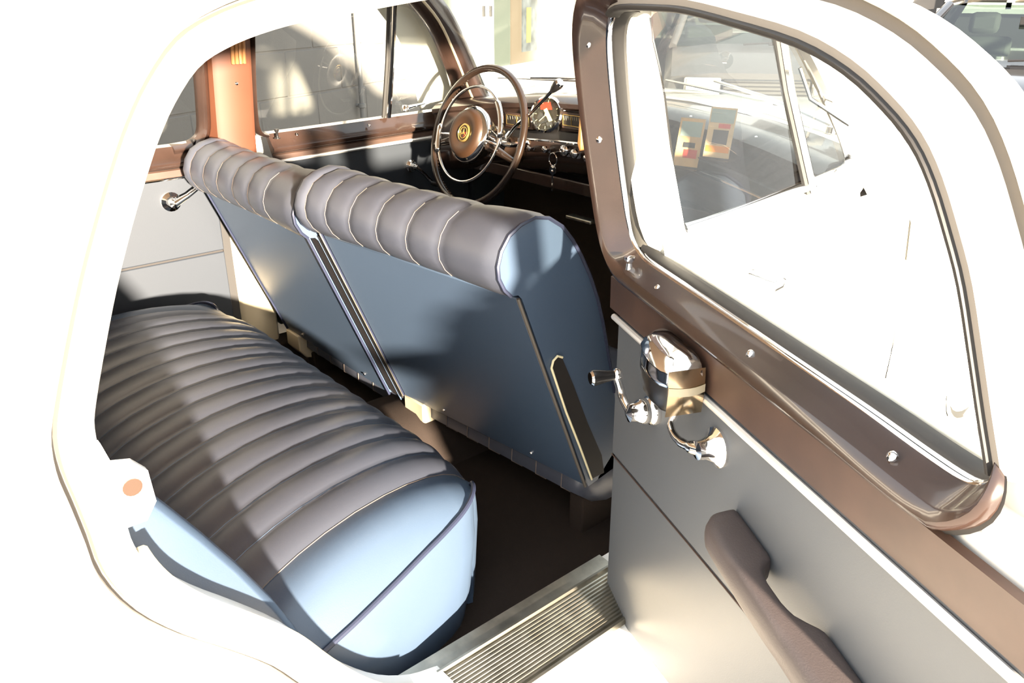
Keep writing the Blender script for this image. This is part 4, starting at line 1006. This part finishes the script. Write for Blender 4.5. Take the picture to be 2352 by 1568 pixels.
# ================================================================== other vehicles
def boxy_car(name, label, loc, rotz, paintm, hoodz, roofz, hw, L=4.2):
    c = thing(name, label, 'car', loc, rotz)      # local +x = nose
    q = MB()
    st = [(0.0,0.30,0.50,0.92),(0.02,0.34,0.66,0.98),(0.10,0.30,hoodz-0.16,1.0),(0.35,0.28,hoodz-0.07,1.0),(1.05,0.28,hoodz,1.0),(L-1.0,0.28,hoodz+0.02,1.0),(L-0.1,0.32,hoodz-0.05,0.97),(L,0.4,0.65,0.92)]
    rows = []
    for x, zb, zt, k in st:
        h = hw*k; rows.append([(-x,-h*0.96,zb),(-x,-h,zb+0.15),(-x,-h,zt-0.10),(-x,-h*0.93,zt-0.02),(-x,-h*0.5,zt+0.01),(-x,h*0.5,zt+0.01),(-x,h*0.93,zt-0.02),(-x,h,zt-0.10),(-x,h,zb+0.15),(-x,h*0.96,zb)])
    q.grid(rows, paintm, cv=True, cap=True); q.build('body', c, ang=35)
    # greenhouse
    x0, x1, x2, x3 = -1.0, -1.75, -3.0, -3.55
    q = MB(); r0 = hw*0.93; r1 = hw*0.72
    q.grid([[(x1,-r1,roofz-0.02),(x1,-r1*0.6,roofz+0.015),(x1,r1*0.6,roofz+0.015),(x1,r1,roofz-0.02)],[(x2,-r1,roofz),(x2,-r1*0.6,roofz+0.03),(x2,r1*0.6,roofz+0.03),(x2,r1,roofz)]], paintm)
    for s_ in (1,-1):
        q.tube([(x0,s_*r0,hoodz-0.02),(lerp(x0,x1,.5),s_*lerp(r0,r1,.5),lerp(hoodz,roofz,.52)),(x1,s_*r1,roofz-0.02)],0.035,paintm,8)
        q.tube([(x1,s_*r1,roofz-0.02),(x2,s_*r1,roofz)],0.03,paintm,8)
        q.tube([(x2,s_*r1,roofz),(x3,s_*r0,hoodz)],0.05,paintm,8)
        q.tube([(-2.3,s_*r1,roofz-0.02),(-2.3,s_*r0,hoodz)],0.03,paintm,8)
    q.build('roof', c, ang=50)
    q = MB(); q.grid([[(x0+0.01,t*r0,hoodz-0.01) for t in (-1,0,1)],[(x1,t*r1,roofz-0.015) for t in (-1,0,1)]],'glass_car'); q.build('windscreen', c)
    for s_ in (1,-1):
        q = MB(); q.add([(x0-0.05,s_*r0,hoodz),(x1,s_*r1,roofz-0.03),(x2,s_*r1,roofz-0.03),(x3,s_*r0,hoodz)],[(0,1,2,3)],'glass_car'); q.build('side_window', c)
    q = MB(); q.add([(x2,-r1,roofz),(x2,r1,roofz),(x3,r0,hoodz),(x3,-r0,hoodz)],[(0,1,2,3)],'glass_car'); q.build('rear_window', c)
    for s_ in (1,-1):
        q = MB(); q.box((-2.05,s_*0.36-0.22,0.45),(-1.95,s_*0.36+0.22,hoodz+0.12),'cabin'); q.box((-2.02,s_*0.36-0.11,hoodz+0.14),(-1.94,s_*0.36+0.11,hoodz+0.30),'cabin'); q.build('seat', c, bevel=0.04)
    q = MB(); q.box((-1.50,-0.11,roofz-0.16),(-1.48,0.11,roofz-0.09),'black'); q.tube([(-1.49,0,roofz-0.1),(-1.60,0,roofz-0.02)],0.008,'black',6); q.build('rear_view_mirror', c, bevel=0.01)
    for s_ in (1,-1):
        q = MB(); q.tube([(x0+0.14,s_*0.10-0.02,hoodz+0.012),(x0+0.09,s_*0.10+0.32*1,hoodz+0.03)],[0.010,0.007],'black',6); q.build('wiper', c)
        for x in (-0.75, -(L-0.75)):
            q = MB(); q.lathe((x,s_*(hw-0.12),0.31),(0,s_,0),[(0.2,-0.08),(0.30,-0.07),(0.31,0.0),(0.30,0.07),(0.21,0.09)],'tyre',24); q.lathe((x,s_*(hw-0.12),0.31),(0,s_,0),[(0.21,0.09),(0.19,0.07),(0.06,0.09),(0,0.09)],'alu',24,cap=False); q.build('wheel', c, ang=50)
    return c
# grey car facing us, seen through the near front window
gl = atdist(1612, 206, 6.4); gr = atdist(1905, 222, 6.5)
fwd = Vector((-(gr-gl).y, (gr-gl).x, 0)).normalized()
if fwd.dot(CAMP-gl) < 0: fwd = -fwd
mid = (gl+gr)/2; hwG = 0.74
gcar = boxy_car('grey_car', 'grey car with square headlamps and black grille parked nose to nose', (mid.x, mid.y, 0), math.atan2(fwd.y, fwd.x), 'greypaint', 0.94, 1.36, hwG, 3.6)
zh = gl.z; half = (gr-gl).to_2d().length/2
for s_ in (1,-1):
    q = MB(); q.box((-0.05,s_*half-0.12,zh-0.075),(0.045,s_*half+0.12,zh+0.075),'lamp'); q.build('headlamp', gcar, bevel=0.012)
    q = MB(); q.box((-0.04,s_*half-0.135,zh-0.088),(0.030,s_*half+0.135,zh+0.088),'chrome'); q.build('headlamp_surround', gcar, bevel=0.012)
    q = MB(); q.box((-0.03,s_*half-0.11,zh-0.205),(0.135,s_*half+0.07,zh-0.150),'orange'); q.build('indicator', gcar, bevel=0.006)
q = MB(); q.box((-0.05,-half+0.15,zh-0.10),(0.035,half-0.15,zh+0.075),'plastic'); grl = q.build('grille', gcar, bevel=0.008)
for k in range(6):
    q = MB(); z_ = zh-0.085+k*0.028; q.box((0.030,-half+0.16,z_),(0.042,half-0.16,z_+0.010),'black'); q.build('slat', grl)
q = MB(); q.box((-0.1,-hwG+0.02,zh-0.33),(0.12,hwG-0.02,zh-0.13),'plastic'); q.build('bumper', gcar, bevel=0.03)
# black car beside it
bp = atdist(2335, 250, 5.9)
f2 = Vector((CAMP.x-bp.x, CAMP.y-bp.y, 0)).normalized()
bcar = boxy_car('black_car', 'glossy black car parked in front of the far building windows', (bp.x, bp.y, 0), math.atan2(f2.y, f2.x), 'blackpaint', 0.90, 1.27, 0.86)
for s_ in (1,-1):
    q = MB(); q.lathe((-0.03,s_*0.64,0.62),(1,0,0),[(0.10,-0.05),(0.10,0.02),(0.085,0.03),(0.080,0.02)],'chrome',24,cap=False); q.lathe((-0.03,s_*0.64,0.62),(1,0,0),[(0.082,0.018),(0.05,0.034),(0,0.04)],'lamp',24,cap=False); q.build('headlamp', bcar)
    q = MB(); q.box((-0.06,s_*0.44-0.07,0.585),(0.02,s_*0.44+0.07,0.665),'red'); q.build('indicator', bcar, bevel=0.01)
q = MB(); q.box((-0.05,-0.34,0.54),(0.015,0.34,0.70),'plastic'); bgr = q.build('grille', bcar, bevel=0.008)
for k in range(5):
    q = MB(); q.box((0.014,-0.33,0.555+k*0.03),(0.022,0.33,0.562+k*0.03),'chrome'); q.build('slat', bgr)
q = MB(); q.box((-0.1,-0.80,0.34),(0.09,0.80,0.47),'chrome'); q.build('bumper', bcar, bevel=0.03)
# white utility box beside the block wall
bs, bz = wallpt(975, 178); 
q = MB(); q.box((bs,-0.36,0.0),(bs+0.42,-0.03,bz),'upvc'); q.box((bs-0.01,-0.37,bz),(bs+0.43,-0.02,bz+0.02),'upvc')
tag(q.build('utility_cabinet', ang=30, bevel=0.006, loc=W0, rot=(0,0,WA)), 'low white cabinet standing against the block wall', 'cabinet')
